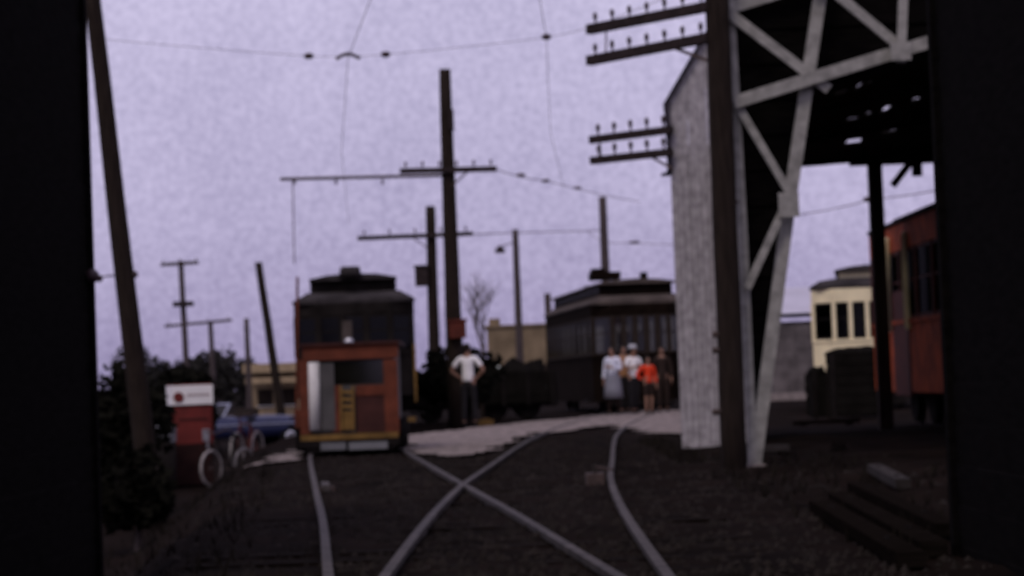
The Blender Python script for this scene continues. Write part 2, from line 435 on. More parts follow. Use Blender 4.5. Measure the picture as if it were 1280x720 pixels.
# its shorter neighbour
f = foot_of(545, 62, 520); t = pole('shorter dark pole left of the tallest one, with a crossarm and a box', f, pz(538, 258, 62), .17, .13, M_POLE, GP)
crossarm(t, pz(447, 298, 61.8), pz(591, 292, 61.8), 5)
q = pz(527, 346, 61.9) - f; MB().box(q, (.34, .34, .5)).box(q + Vector((0, 0, .28)), (.4, .4, .05)).build('transformer', M_ARM, t)
MB().beam(pz(516, 297, 61.85) - f, pz(537, 312, 61.85) - f, .03, .02).build('brace', M_HARD, t)
# thin pole with a lamp arm
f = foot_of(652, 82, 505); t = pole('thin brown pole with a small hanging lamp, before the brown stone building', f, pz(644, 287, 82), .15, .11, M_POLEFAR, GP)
arm = MB().tube([pz(645, 303, 82) - f, pz(632, 306, 82) - f, pz(626, 309, 82) - f], .02, 6).build('lamp_arm', M_HARD, t)
MB().tube([pz(625, 307, 82) - f, pz(625, 311, 82) - f, pz(625, 316, 82) - f], [.04, .16, .2], 10).build('lamp_shade', M_ARM, t)
# pole behind the brown streetcar
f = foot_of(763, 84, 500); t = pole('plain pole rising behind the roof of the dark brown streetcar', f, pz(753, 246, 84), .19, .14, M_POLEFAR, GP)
# leaning pole near at the left
f = foot_of(190, 30, 600); t = pole('thick dark pole at the left, leaning strongly to the left', f, pz(109, -60, 30), .15, .10, M_POLE, GP)
arm = MB().tube([pz(120, 347, 30) - f, pz(170, 341, 30) - f], .012, 6).build('bracket', M_HARD, t)
for px, py in ((168, 343), (124, 348)): MB().blob(pz(px, py, 30) - f, (.05, .05, .05), 8, 5).build('insulator', M_PORC, arm, True)
# far poles at the left
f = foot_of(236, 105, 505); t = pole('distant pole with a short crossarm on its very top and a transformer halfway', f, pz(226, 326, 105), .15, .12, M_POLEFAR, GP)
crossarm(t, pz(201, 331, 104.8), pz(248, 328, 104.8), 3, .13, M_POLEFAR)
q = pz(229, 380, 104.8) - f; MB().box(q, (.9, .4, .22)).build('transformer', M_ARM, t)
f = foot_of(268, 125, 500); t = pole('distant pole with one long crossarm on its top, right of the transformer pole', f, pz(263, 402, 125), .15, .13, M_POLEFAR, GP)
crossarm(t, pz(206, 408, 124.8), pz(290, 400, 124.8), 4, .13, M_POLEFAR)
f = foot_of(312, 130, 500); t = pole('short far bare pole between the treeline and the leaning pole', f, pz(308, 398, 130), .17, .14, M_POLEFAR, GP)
f = foot_of(356, 78, 530); t = pole('bare thin pole leaning left beside the orange work car', f, pz(323, 328, 78), .16, .12, M_POLE, GP)

# near pole at the right with side arms
f = Vector(ground_at(918, 587)); f.z = 0
t = pole('near thick dark pole before the corrugated wall, with two pairs of side arms', f, pz(893, -70, f.y), .128, .118, M_POLE, GP)
Yp = f.y
for (y0, y1, yb) in ((8, 37, 0), (47, 76, 0)):
    a = pz(886, y0, Yp - .05); b = pz(736, y1, Yp + 1.3)
    crossarm(t, a, b, 7, .085, scale=.8)
MB().tube([pz(758, 36, Yp + 1.1) - f, pz(757, 72, Yp + 1.1) - f], .009, 6).build('tie_rod', M_HARD, t)
MB().beam(pz(843, 60, Yp + .3) - f, pz(888, 77, Yp - .02) - f, .03, .02).build('brace', M_HARD, t)
for py in (255, 418, 438, 515):
    s = random.choice((-1, 1)); q = pz(907, py, Yp - .02) - f
    MB().tube([q + Vector((-.13, 0, 0)), q + Vector((.13, 0, .02))], .035 if py > 400 else .015, 6).build('step_bolt', M_HARD, t)

# ------------------------------------------------------------------ overhead wires
def wire(label, pts, r, cat='wire', sag=0.0, name='overhead_wire'):
    t = thing(name, label, cat, pts[0])
    P = []
    for i in range(len(pts) - 1):
        a, b = Vector(pts[i]), Vector(pts[i + 1])
        for k in range(8):
            s = k / 8; q = a.lerp(b, s); q.z -= sag * 4 * s * (1 - s); P.append(q)
    P.append(Vector(pts[-1]))
    MB().tube([q - Vector(pts[0]) for q in P], r, 5).build('wire', M_WIRE, t)
    return t
YW = 31.5
o = Vector(pz(120, 48, YW))
t = wire('span wire crossing the sky above both tracks, with three fittings', [o, pz(386, 70, YW), pz(435, 70, YW), pz(482, 68, YW), pz(683, 47, YW), pz(742, 33, YW - 3), pz(895, -30, Yp + .2)], .004, sag=.01, name='span_wire')
for px, py in ((386, 70), (482, 68), (683, 46)):
    MB().blob(pz(px, py, YW) - o, (.07, .04, .045), 8, 6).build('insulator', M_PORC, t, True)
MB().tube([pz(420, 74, YW) - o, pz(428, 69, YW) - o, pz(435, 67, YW) - o, pz(442, 69, YW) - o, pz(450, 73, YW) - o], .025, 6).build('hanger', M_PORC, t)
zc = pz(435, 72, YW).z
wire('contact wire above the left-hand tram track', [pz(474, -30, 24.5), pz(435, 73, YW), pz(427, 190, 43), pz(436, 280, 60)], .005, name='contact_wire')
wire('contact wire above the right-hand tram track', [pz(670, -30, 26), pz(683, 48, YW), pz(688, 165, 43), pz(705, 235, 56)], .005, name='contact_wire')
t = wire('drooping feeder wire with fittings, right of the tallest pole', [pz(621, 212, 50), pz(680, 225, 60), pz(800, 252, 75)], .012, sag=.05)
o = Vector(pz(621, 212, 50))
for px, py, Y in ((651, 219, 55), (682, 226, 60), (722, 235, 66)): MB().blob(pz(px, py, Y) - o, (.12, .06, .05), 8, 5).build('insulator', M_PORC, t, True)
wire('straight wire strung between the two shorter middle poles', [pz(591, 293, 62), pz(645, 291, 82), pz(754, 288, 84)], .018)
t = wire('short wire with a fitting, right of the plain pole behind the brown streetcar', [pz(735, 290, 84), pz(754, 303, 84), pz(850, 306, 84)], .012)
MB().blob(Vector(pz(793, 303, 84)) - Vector(pz(735, 290, 84)), (.22, .06, .06), 8, 5).build('insulator', M_PORC, t, True)

# ------------------------------------------------------------------ corrugated building beside the pole
YB = 30.0
xl = at(850, 500, YB).x
cb = thing('corrugated_building', 'tall grey corrugated iron building with a steep roof behind the near pole', 'building', (xl, YB, 0), -.082)
WB, DB = 1.0, 5.5
zl, zr = pz(841, 130, YB).z, pz(841, 130, YB).z + 1.0 * 1.62
ztop = lambda x: zl + (zr - zl) * x / WB
def sheet(x0, x1, z0, topf, pitch=.076, amp=.004):
    n = max(4, int((x1 - x0) / pitch * 6)); lo = []
    mbq = MB()
    for i in range(n + 1):
        x = x0 + (x1 - x0) * i / n; y = amp * math.sin(2 * PI * x / pitch)
        mbq.v += [(x, y, z0), (x, y, topf(x)), (x, y + .02, z0), (x, y + .02, topf(x))]
    for i in range(n):
        b = i * 4; mbq.f += [(b, b + 4, b + 5, b + 1), (b + 2, b + 3, b + 7, b + 6)]
    return mbq
edges = [0, .25, .5, .75, 1.0]
for i in range(4):
    lap = .006 * (i % 2)
    for z0, z1 in ((-.1, 2.05), (2.0, zl - .1)):
        q = sheet(edges[i], edges[i + 1] - .004, z0, lambda x: z1).build('corrugated_sheet', M_CORR, cb); q.location.y = lap + (.012 if z0 > 1 else 0)
    q = sheet(edges[i], edges[i + 1] - .004, zl - .15, ztop).build('corrugated_sheet', M_CORR, cb); q.location.y = lap + .03
mbw = MB().box((.02, DB / 2 + .06, zl / 2), (.04, DB, zl)); mbw.box((WB - .02, DB / 2 + .06, zr / 2), (.04, DB, zr)); mbw.box((WB / 2, DB + .08, zl / 2), (WB - .1, .04, zl))
mbw.build('wall', M_CORR, cb)
MB().prism([(-.06, -.06, zl - .06), (WB, -.06, zr), (WB, -.06, zr + .05), (-.06, -.06, zl)], (0, DB + .2, 0)).build('roof', M_CORRTRIM, cb)
MB().box((-.012, -.02, (pz(838, 215, YB).z + zl) / 2), (.06, .06, zl - pz(838, 215, YB).z)).build('corner_trim', M_CORRTRIM, cb)
# side arms bolted to that corner
for a, b in (((840, 162), (738, 175)), ((840, 190), (739, 201))):
    o = Vector(pz(*a, YB - .12))
    arm = thing('bracket_arm', 'upper insulator arm on the corner of the corrugated building' if a[1] < 170 else 'lower insulator arm on the corner of the corrugated building', 'bracket arm', o, 0, 'insulator arms on the building corner')
    e = Vector(pz(*b, YB + .6)) - o
    MB().beam((0, 0, 0), e, .1, .08, (0, 1, 0)).build('arm', M_ARM, arm)
    for i in range(5): put('insulator', ins_me, arm, e * (.1 + .2 * i) + Vector((0, 0, .05)))
    if a[1] > 170: MB().beam(e * .3, Vector((.0, 0, -.22)), .03, .02).build('brace', M_HARD, arm)
    else: MB().tube([e * .88, e * .88 + Vector((0, 0, -.27))], .011, 6).build('tie_rod', M_HARD, arm)

# ------------------------------------------------------------------ the open car shed on the right
YS = 23.0
shed = thing('car_shed', 'open car shed with white lattice steel frame and dark boarded gable', 'shed', (2.4, YS, 0))
S0 = Vector((2.4, YS, 0))
def SP(px, py, dy=0.0): return Vector(at(px, py, YS + dy)) - S0
def member(name, pts, wd, dp, dy):
    mbm = MB()
    for i in range(len(pts) - 1): mbm.beam(SP(*pts[i], dy), SP(*pts[i + 1], dy), wd, dp)
    return mbm.build(name, M_LATTICE, shed)
member('chord', [(941, 580), (929, 300), (911, -20)], .085, .085, 0)
member('chord', [(943, 582), (986, 258), (1030, -40)], .125, .10, .012)
member('lacing', [(900, 8), (1036, 112)], .10, .05, -.075)
member('chord', [(918, 128), (1215, 36)], .125, .06, -.13)
member('lacing', [(921, 130), (990, 247)], .075, .05, -.078)
member('lacing', [(989, 240), (934, 360)], .075, .05, -.137)
member('lacing', [(1000, -45), (1124, 58)], .095, .05, -.19)
member('lacing', [(1130, -30), (1126, 78)], .09, .05, -.25)
member('chord', [(905, 12), (1250, -95)], .125, .06, .1)
MB().box(SP(941, 588) + Vector((0, -.03, -.02)), (.24, .24, .16)).build('footing', M_CONC, shed)
MB().box(SP(986, 256, -.2), (.2, .02, .24)).build('gusset', M_LATTICE, shed)
MB().box(SP(1126, 64, -.29), (.2, .02, .18)).build('gusset', M_LATTICE, shed)
# dark horizontal boards closing the frame and the gable (each board a part)
def xa(z, pts):                       # x on the lattice chord polyline at height z (local)
    P = sorted(((SP(*p).z, SP(*p).x) for p in pts))
    return lerp_lin(P, z)
def lerp_lin(P, z):
    for i in range(len(P) - 1):
        if z <= P[i + 1][0] or i == len(P) - 2:
            (a, b), (c, d) = P[i], P[i + 1]; return b + (d - b) * (z - a) / (c - a)
left_pts = [(941, 580), (929, 300), (911, -20)]; right_pts = [(943, 582), (986, 258), (1030, -40)]
zch = lambda x: 3.87 + .27 * (x + 2.4 - 2.93)
z = .12; ib = 0
while z < 5.4:
    z1 = z + .19
    def xr(q):
        v = xa(q, right_pts)
        xc = (q - 3.87) / .27 + 2.93 - 2.4
        return max(v, min(xc, 5.6)) if q > zch(xa(3.8, right_pts)) else v
    dy = .22 + .028 * (ib % 2) + random.uniform(0, .004); ib += 1
    MB().prism([(xa(z, left_pts), dy, z), (xr(z), dy, z), (xr(z1), dy, z1), (xa(z1, left_pts), dy, z1)], (0, .025, 0)).build('board', M_TAR, shed)
    z = z1 - .012
# roof of old boards with daylight through the gaps
def zroof(x, y):
    s = max(0, min(1, (y - .6) / 11.4)); X = x + 2.4
    return (3.87 + .27 * (X - 2.93)) * (1 - s) + (4.10 + .03 * (X - 4.8)) * s
gaps = [(1050, 116, 12), (1075, 107, 6), (1088, 102, 4), (1066, 149, 14), (1085, 143, 9), (1107, 137, 10), (1145, 125, 11), (1068, 177, 18), (1112, 164, 20)]
spans = []
for px, py, wpx in gaps:              # where the ray meets the roof plane
    d = ray(px, py); lo, hi = 20.0, 60.0
    for _ in range(50):
        mdl = (lo + hi) / 2; q = CAM + d * (mdl / d.y) - S0
        if q.z < zroof(q.x, q.y): lo = mdl
        else: hi = mdl
    spans.append((q.y, q.x, wpx / F * (q.y + YS) * .55))
RAFTERS = [1.2 + i * .1 for i in range(105)]
RAFTERS = [v for v in RAFTERS if all(abs(v - sp_[0]) > .62 for sp_ in spans)]
RAFTERS = RAFTERS[::max(1, len(RAFTERS) // 3)]
mb = MB(); bw = .30; y = .62
def plank(xa_, xb_, ya, yb):
    if xb_ - xa_ < .02: return
    mb.prism([(xa_, ya, zroof(xa_, ya)), (xb_, ya, zroof(xb_, ya)), (xb_, yb, zroof(xb_, yb)), (xa_, yb, zroof(xa_, yb))], (0, 0, .03))
while y < 12.9:
    yc = y + bw / 2
    cuts = sorted((sx - hw * random.uniform(.8, 1.1), sx + hw * random.uniform(.8, 1.1)) for sy, sx, hw in spans if abs(yc - sy) < .22)
    xs_, xe = (.3, 6.0) if y < 11.8 else (.0, 2.55 if random.random() < .8 else 2.7)
    cur = xs_ + random.uniform(-.05, .05)
    for a, b in cuts:
        plank(cur, a, y, y + bw); cur = max(cur, b)
    plank(cur, xe, y, y + bw)
    y += bw
mb.build('roof_boards', M_ROOFB, shed, kind='stuff', label='old dark roof boards with daylight showing through gaps')
# posts, eave beam, knee brace
YP = 35.0
pc = at(1100, 360, YP)
MB().box((pc.x - 2.4, YP - YS, 2.08), (.2, .2, 4.16)).build('post', M_SHEDWOOD, shed)
zb = at(1104, 195, YP).z
MB().box((at(1062, 195, YP).x - 2.4 + 1.75, YP - YS, zb), (3.5, .2, .26)).build('eave_beam', M_ROOFB, shed)
MB().beam((at(1116, 232, YP).x - 2.4, YP - YS, at(1116, 232, YP).z), (at(1138, 203, YP).x - 2.4, YP - YS, at(1138, 203, YP).z), .1, .1).build('knee_brace', M_SHEDWOOD, shed)
MB().box((at(1146, 212, YP).x - 2.4, YP - YS - .02, at(1146, 212, YP).z), (.14, .12, .2)).build('insulator_block', M_ROOFB, shed)
q = at(1060, 360, YP).x
MB().box((6.4, 6.6, 2.6), (.05, 13.6, 5.2)).build('side_wall', M_TAR, shed)
for yy in RAFTERS:
    MB().beam((.35, yy, zroof(.35, yy) - .08), (6.0, yy, zroof(6.0, yy) - .08), .08, .14, (0, 1, 0)).build('rafter', M_ROOFB, shed)
t = wire('thin wire with an insulator beyond the open side of the shed', [pz(1000, 268, 48), pz(1090, 249, 44), pz(1200, 232, 40)], .011, sag=.03)
MB().blob(Vector(pz(1087, 249, 44.1)) - Vector(pz(1000, 268, 48)), (.13, .07, .06), 8, 5).build('insulator', M_PORC, t, True)

# ------------------------------------------------------------------ streetcars
wheel_me = MB().tube([(-.05, 0, 0), (.05, 0, 0)], .38, 20).tube([(.05, 0, 0), (.08, 0, 0)], .43, 20).mesh('wheel', M_IRON)
def streetcar(name, label, loc, yaw, W, Ln, zb, zbelt, zhead, zeave, zmid, zmon, mats, nf=(1, 3, 1), ns=7, cat='streetcar', side_in=.35, fascia=None, mon_w=.62, front_y=.42, lights=True, pole_up=False, glass=None, mframe=None, over=.1):
    mframe = mframe or mats[1]
    glass = glass or GLASS
    t = thing(name, label, cat, loc, yaw)
    mbody, mpost, mroof, mletter = mats
    h = W / 2; k = W * .31
    plan = [(-h, front_y), (-k, .06), (k, .06), (h, front_y), (h, Ln - front_y), (k, Ln - .06), (-k, Ln - .06), (-h, Ln - front_y)]
    seg = [(plan[i], plan[(i + 1) % 8]) for i in range(8)]
    nwin = [nf[0], nf[1], nf[2], ns, 1, 3, 1, ns]
    m1 = MB(); m3 = MB()
    post_me = MB().box((0, 0, 0), (.09, .08, zhead - zbelt - .004)).mesh('window_post', mpost)
    for (a, b) in seg:
        m1.slab(a, b, zb, zbelt, .06); m3.slab(a, b, zhead, zeave, .06)
    for p in plan:
        m1.tube([(*p, zb + .002), (*p, zbelt - .002)], .045, 8); m3.tube([(*p, zhead + .002), (*p, zeave - .002)], .045, 8)
    m1.build('body_panel', mbody, t); m3.build('letter_board', mletter, t)
    mr = MB()
    for (a, b) in seg: mr.slab(a, b, zbelt - .03, zbelt + .03, .12)
    mr.build('belt_rail', mletter, t)
    if fascia: MB().box((0, .0, zb + .1), (W * .62, .03, .06)).build('trim_strip', fascia, t)
    for (a, b), n in zip(seg, nwin):
        a2, b2 = Vector(a), Vector(b); d = b2 - a2; ln = d.length; ang = math.atan2(d.y, d.x)
        ww = ln / n
        pane_me = MB().box((0, 0, 0), (ww - .12, .012, zhead - zbelt - .06)).mesh('window', glass)
        fm = MB(); hh = zhead - zbelt - .06; fw = ww - .1
        fm.box((-fw / 2, 0, 0), (.045, .035, hh)).box((fw / 2, 0, 0), (.045, .035, hh)).box((0, 0, hh / 2 - .02), (fw - .05, .034, .045)).box((0, 0, -hh / 2 + .02), (fw - .05, .034, .045)).box((0, 0, .05), (fw - .05, .03, .03))
        frame_me = fm.mesh('frame', mframe)
        for i in range(n):
            c = a2 + d * ((i + .5) / n)
            wv = put('window', pane_me, t, (c.x, c.y, (zbelt + zhead) / 2 + .015), (0, 0, ang))
            put('frame', frame_me, wv)
        for i in range(n + 1):
            if i == n and n == 1: continue
            c = a2 + d * ((i if i else .0) / n); put('window_post', post_me, t, (c.x, c.y, (zbelt + zhead) / 2), (0, 0, ang))
    # roof: rounded hood, clerestory, monitor roof
    def ringp(sx, inset, z):
        return [(x * sx, min(max(y, inset), Ln - inset) if True else y, z) for x, y in
                [(-h, front_y), (-h * .86, .16), (-k, .06), (0, .02), (k, .06), (h * .86, .16), (h, front_y), (h, Ln - front_y), (h * .86, Ln - .16), (k, Ln - .06), (0, Ln - .02), (-k, Ln - .06), (-h * .86, Ln - .16), (-h, Ln - front_y)]]
    e = .10
    MB().loft([ringp(1.05, -.08, zeave), ringp(1.07, -.1, zeave + .05), ringp(1.0, .05, zeave + (zmid - zeave) * .45), ringp(.86, .3, zeave + (zmid - zeave) * .8), ringp(mon_w + .06, .55, zmid)]).build('roof', mroof, t)
    mw = h * mon_w
    MB().box((0, Ln / 2, (zmid + zmon) / 2 - .04), (mw * 2, Ln - 1.2, zmon - zmid + .04)).build('clerestory', mbody, t)
    cw = MB().box((0, 0, 0), (.012, .5, (zmon - zmid) * .6)).mesh('clerestory_window', glass)
    for s in (-1, 1):
        for i in range(int((Ln - 1.6) / .8)): put('clerestory_window', cw, t, (s * (mw + .008), 1.1 + i * .8, (zmid + zmon) / 2))
    arc = [(-mw - over, zmon), (-mw * .6, zmon + .07), (0, zmon + .1), (mw * .6, zmon + .07), (mw + over, zmon), (mw + over, zmon - .04), (-mw - over, zmon - .04)]
    MB().prism([(x, .42, z) for x, z in arc], (0, Ln - .84, 0)).build('monitor_roof', mroof, t)
    # inside and under
    MB().box((0, Ln / 2, zb + .25), (W - .2, Ln - .9, .05)).build('floor', M_INSIDE, t)
    MB().box((0, 1.5, (zb + zeave) / 2 - .3), (W * .34, .05, zeave - zb - .8)).build('bulkhead', M_INSIDE, t)
    seat = MB().box((0, 0, .45), (.8, .42, .1)).box((0, .2, .75), (.8, .07, .6)).mesh('seat', M_INSIDE)
    for s in (-1, 1):
        for i in range(int((Ln - 4) / .9)): put('seat', seat, t, (s * (h - .55), 2.3 + i * .9, zb + .27))
    MB().box((0, Ln / 2, .58), (W * .72, Ln - .5, .24)).build('underframe', M_IRON, t)
    MB().tube([(-k * 1.1, .02, zb - .06), (-k * .5, -.1, zb - .06), (k * .5, -.1, zb - .06), (k * 1.1, .02, zb - .06)], .07, 6).build('bumper', M_IRON, t)
    MB().box((-.0, .22, .26), (W * .62, .05, .3)).build('fender', M_IRON, t)
    for yy in (2.1, Ln - 2.1):
        tr = MB().box((-.62, yy, .46), (.1, 2.0, .18)).box((.62, yy, .46), (.1, 2.0, .18)).box((0, yy, .5), (1.3, .3, .14)).build('truck', M_IRON, t)
        for sx in (-1, 1):
            for dy in (-.8, .8): put('wheel', wheel_me, tr, (sx * .72, yy + dy, .43), (0, 0, PI if sx > 0 else 0))
    if lights:
        MB().tube([(0, .04, zbelt - .3), (0, -.1, zbelt - .3)], [.15, .13], 14).tube([(0, -.1, zbelt - .3), (0, -.115, zbelt - .3)], .15, 14).build('headlight', M_IRON, t)
    for s in (-1, 1): MB().box((s * (h + .06), 1.0, .36), (.3, .7, .05)).build('step', M_IRON, t)
    b = MB().box((0, Ln / 2, zmon + .16), (.4, .9, .14)).build('trolley_base', M_IRON, t)
    MB().tube([(0, Ln / 2, zmon + .2), (0, Ln - .5, zmon + (1.4 if pole_up else .34))], [.03, .018], 6).build('trolley_pole', M_IRON, t)
    return t

# black car closing the left track
YA = 47.0
p = at(447, 520, YA)
za = lambda py, px=447: at(px, py, YA).z
t = streetcar('streetcar', 'black streetcar with rounded clerestory roof standing behind the orange work car', (p.x, YA, 0), .062, 2.36, 10.5, .75, 1.62, 2.42, za(378), za(366) + .05, za(346), (M_DARKCAR, M_DARKCAR, M_DARKROOF, M_DARKCAR), mon_w=.74, lights=False, ns=8, glass=BLACKGLASS, over=.02)
MB().tube([(-.05, .35, za(344)), (-.05, .35, za(332))], [.24, .2], 14).build('roof_headlight', M_DARKROOF, t, True)
MB().box((-.15, -.02, za(416)), (.2, .03, .5)).build('route_board', M_BROWNROOF, t)
MB().blob((-.12, -.06, za(427)), (.1, .06, .09), 10, 6).build('lamp', M_CHROME, t, True)
for dx in (.78, 1.2):
    MB().beam((dx, .0 if dx < 1 else .32, za(432)), (dx, .0 if dx < 1 else .32, za(505)), .05, .05).build('grab_rail', M_YELLOW, t)
MB().box((1.06, .1, za(527)), (.22, .3, .09)).build('step_edge', M_YELLOW, t)
MB().box((.32, -.01, za(430)), (.42, .04, .06)).build('sill_strip', M_CREAM, t)

# dark brown car with people before it
YC = 60.5
c = at(800, 520, YC)
tb = streetcar('streetcar', 'dark brown streetcar with a pale weathered roof behind the group of people', (c.x + .12, YC, 0), .10, 2.4, 11.5, .3, 1.5, 2.55, at(800, 379, YC).z, at(800, 367, YC).z, at(800, 362, YC).z + .22, (M_BROWNCAR, M_BROWNPOST, M_BROWNROOF, M_BROWNCAR), nf=(1, 5, 1), ns=9, mon_w=.8, front_y=.5)
zt = at(800, 362, YC).z + .3
MB().box((-.78, .9, zt + .12), (.75, .8, .2)).box((-.95, .9, zt + .26), (.35, .5, .12)).build('roof_box', M_BROWNCAR, tb)
MB().box((.25, .8, zt + .08), (.16, .3, .2)).build('vent', M_BROWNCAR, tb)
# cream car seen through the shed
YD = 52.0
c = at(1088, 480, YD)
zd = lambda py: at(1060, py, YD).z
streetcar('streetcar', 'cream yellow streetcar with dark roof standing beyond the shed opening', (c.x, YD, 0), -.15, 2.4, 9.5, .75, zd(425), zd(377), zd(360), zd(346), zd(336), (M_CREAM, M_CREAM, M_DARKROOF, M_CREAM), nf=(1, 4, 1), mon_w=.5, glass=DARKGLASS, mframe=M_IRON)
# red car inside the shed
t = streetcar('streetcar', 'red streetcar with cream grab poles parked inside the open shed', (7.17, 26.8, 0), 0, 2.4, 11.9, .55, 1.62, 2.72, 3.12, 3.3, 3.36, (M_REDCAR, M_REDDARK, M_DARKROOF, M_REDCAR), ns=8, glass=BLACKGLASS)
for yy in (9.55, 7.95):
    MB().tube([(-1.25, yy, 1.5), (-1.27, yy, 1.55), (-1.27, yy, 2.9), (-1.24, yy, 2.95)], .05, 8).build('grab_pole', M_CREAM, t)
MB().box((-1.225, 8.75, 1.3), (.04, 1.4, 1.6)).build('door', M_REDDARK, t)

# orange work car on the left track
YO = 32.6
oc = at(437, 565, YO); O0 = Vector((oc.x, YO, 0))
wk = thing('work_car', 'small orange boxy work car with white pillar and yellow ladder on the left track', 'work car', O0, .02)
def OP(px, py, dy=0.0): q = Vector(at(px, py, YO)) - O0; q.y = dy; return q
def panel(name, m, x0, y0, x1, y1, yf, depth, parent=wk):
    a, b = OP(x0, y1), OP(x1, y0)
    zz0, zz1 = (OP((x0 + x1) / 2, y1).z, OP((x0 + x1) / 2, y0).z)
    return MB().box(((a.x + b.x) / 2, yf + depth / 2, (zz0 + zz1) / 2), (b.x - a.x, depth, zz1 - zz0)).build(name, m, parent)
panel('body', M_SLATE, 382, 436, 492, 542, .06, 2.6)
panel('top_rail', M_ORANGE, 378, 431, 497, 449, 0, .1)
panel('corner_post', M_ORANGE, 376, 449.3, 386, 543, 0, .1)
panel('corner_post', M_ORANGE, 482, 449.3, 496, 543, 0, .1)
panel('middle_rail', M_ORANGE, 445, 481, 482, 494, .005, .09)
panel('centre_post', M_ORANGE, 417, 482, 425, 540, .005, .09)
panel('lower_panel', M_MAROON, 446, 494.3, 482, 540, .02, .06)
panel('roof', M_MAROON, 375, 428, 499, 431, -.05, 2.8)
panel('window', GLASS, 398, 451, 480, 480, .035, .012)
pl = MB().tube([OP(394, 538, .0) , OP(392, 453, .0)], .08, 14).build('pillar', M_WHITE, wk, True)
panel('side_panel', M_SLATE, 402, 454, 417, 538, .0, .05)
ld = MB().beam(OP(427, 538, -.02), OP(426, 482, -.02), .035, .03).beam(OP(442, 538, -.02), OP(441, 482, -.02), .035, .03)
for py in (490, 499, 508): ld.beam(OP(427, py, -.018), OP(442, py, -.018), .05, .02)
ld.build('ladder', M_YELLOW, wk)
panel('toe_board', M_YELLOW, 427, 514, 441, 537, -.012, .02)
panel('sill', M_YELLOW, 376, 542, 498, 549, -.03, .12)
panel('side_lamp', M_ORANGE, 368, 512, 376, 535, .1, .25)
panel('deck', M_IRON, 373, 549.5, 500, 558, -.1, 2.9)
step = panel('step_plate', M_GREYP, 402, 553, 433, 562, -.2, .08); panel('step_plate', M_GREYP, 437, 552, 485, 561, -.2, .08)
ax = MB().box((0, -.02, .1), (1.2, .1, .1)).build('buffer_beam', M_IRON, wk)
for yy in (.5, 2.2):
    a = MB().tube([(-.72, yy, .27), (.72, yy, .27)], .04, 8).build('axle', M_IRON, wk)
    for s in (-1, 1): put('wheel', wheel_me, a, (s * .72, yy, .27), (0, 0, PI if s > 0 else 0)).scale = (1, .56, .56)
MB().tube([OP(369, 520, .3), OP(370, 345, .3)], .02, 6).build('flag_staff', M_ORANGE, wk)

# ------------------------------------------------------------------ dark flat wagon and the things in the middle distance
YG = 57.5
a, b = at(503, 530, YG), at(694, 520, YG)
gw = thing('gondola_wagon', 'low dark gondola wagon standing behind the gravel crossing', 'wagon', ((a.x + b.x) / 2, YG, 0), .05)
Lg = b.x - a.x
for i in range(4):
    MB().box((0, -1.0 - random.uniform(0, .012), .5 + .19 * i), (Lg, .05, .182)).build('side_board', M_TARP, gw)
    MB().box((0, 1.0, .5 + .19 * i), (Lg, .05, .182)).build('side_board', M_TARP, gw)
for i in range(7): MB().box((-Lg / 2 + .1 + i * (Lg - .2) / 6, -1.05, .75), (.09, .05, .8)).build('stake', M_IRON, gw)
for s in (-1, 1): MB().box((s * (Lg / 2 - .03), 0, .78), (.05, 1.9, .74)).build('end_board', M_TARP, gw)
MB().box((0, 0, .36), (Lg, 1.8, .1)).build('frame', M_IRON, gw)
hp = MB()
for i in range(9): hp.blob((random.uniform(-Lg / 2 + .5, Lg / 2 - .5), random.uniform(-.4, .4), .85), (.5, .5, .35 + .25 * random.random()), 9, 6, .5, i)
hp.build('load', M_TARP, gw, True)
for i in range(4):
    x = -Lg / 2 + .7 + i * (Lg - 1.4) / 3
    for s in (-1, 1): put('wheel', wheel_me, gw, (x, s * .72, .3), (0, 0, PI / 2)).scale = (.8, .7, .7)
p = ground_at(607, 532)
yb = thing('yellow_block', 'small yellow painted block on the edge of the gravel crossing', 'block', (p.x, p.y, 0))
MB().box((0, 0, .06), (.36, .2, .12)).build('block', M_YELLOW, yb); MB().box((0, 0, .135), (.2, .12, .03)).build('cap', M_YELLOW, yb)
p = ground_at(606, 524)
mk = thing('marker_post', 'short dark marker post with a pale top before the gondola wagon', 'post', (p.x, 55.6, 0))
MB().tube([(0, 0, -.2), (0, 0, .5)], .05, 8).build('post', M_POLE, mk); MB().tube([(0, 0, .5), (0, 0, .58), (0, 0, .64)], [.07, .08, .04], 8).build('cap', M_GREYP, mk)

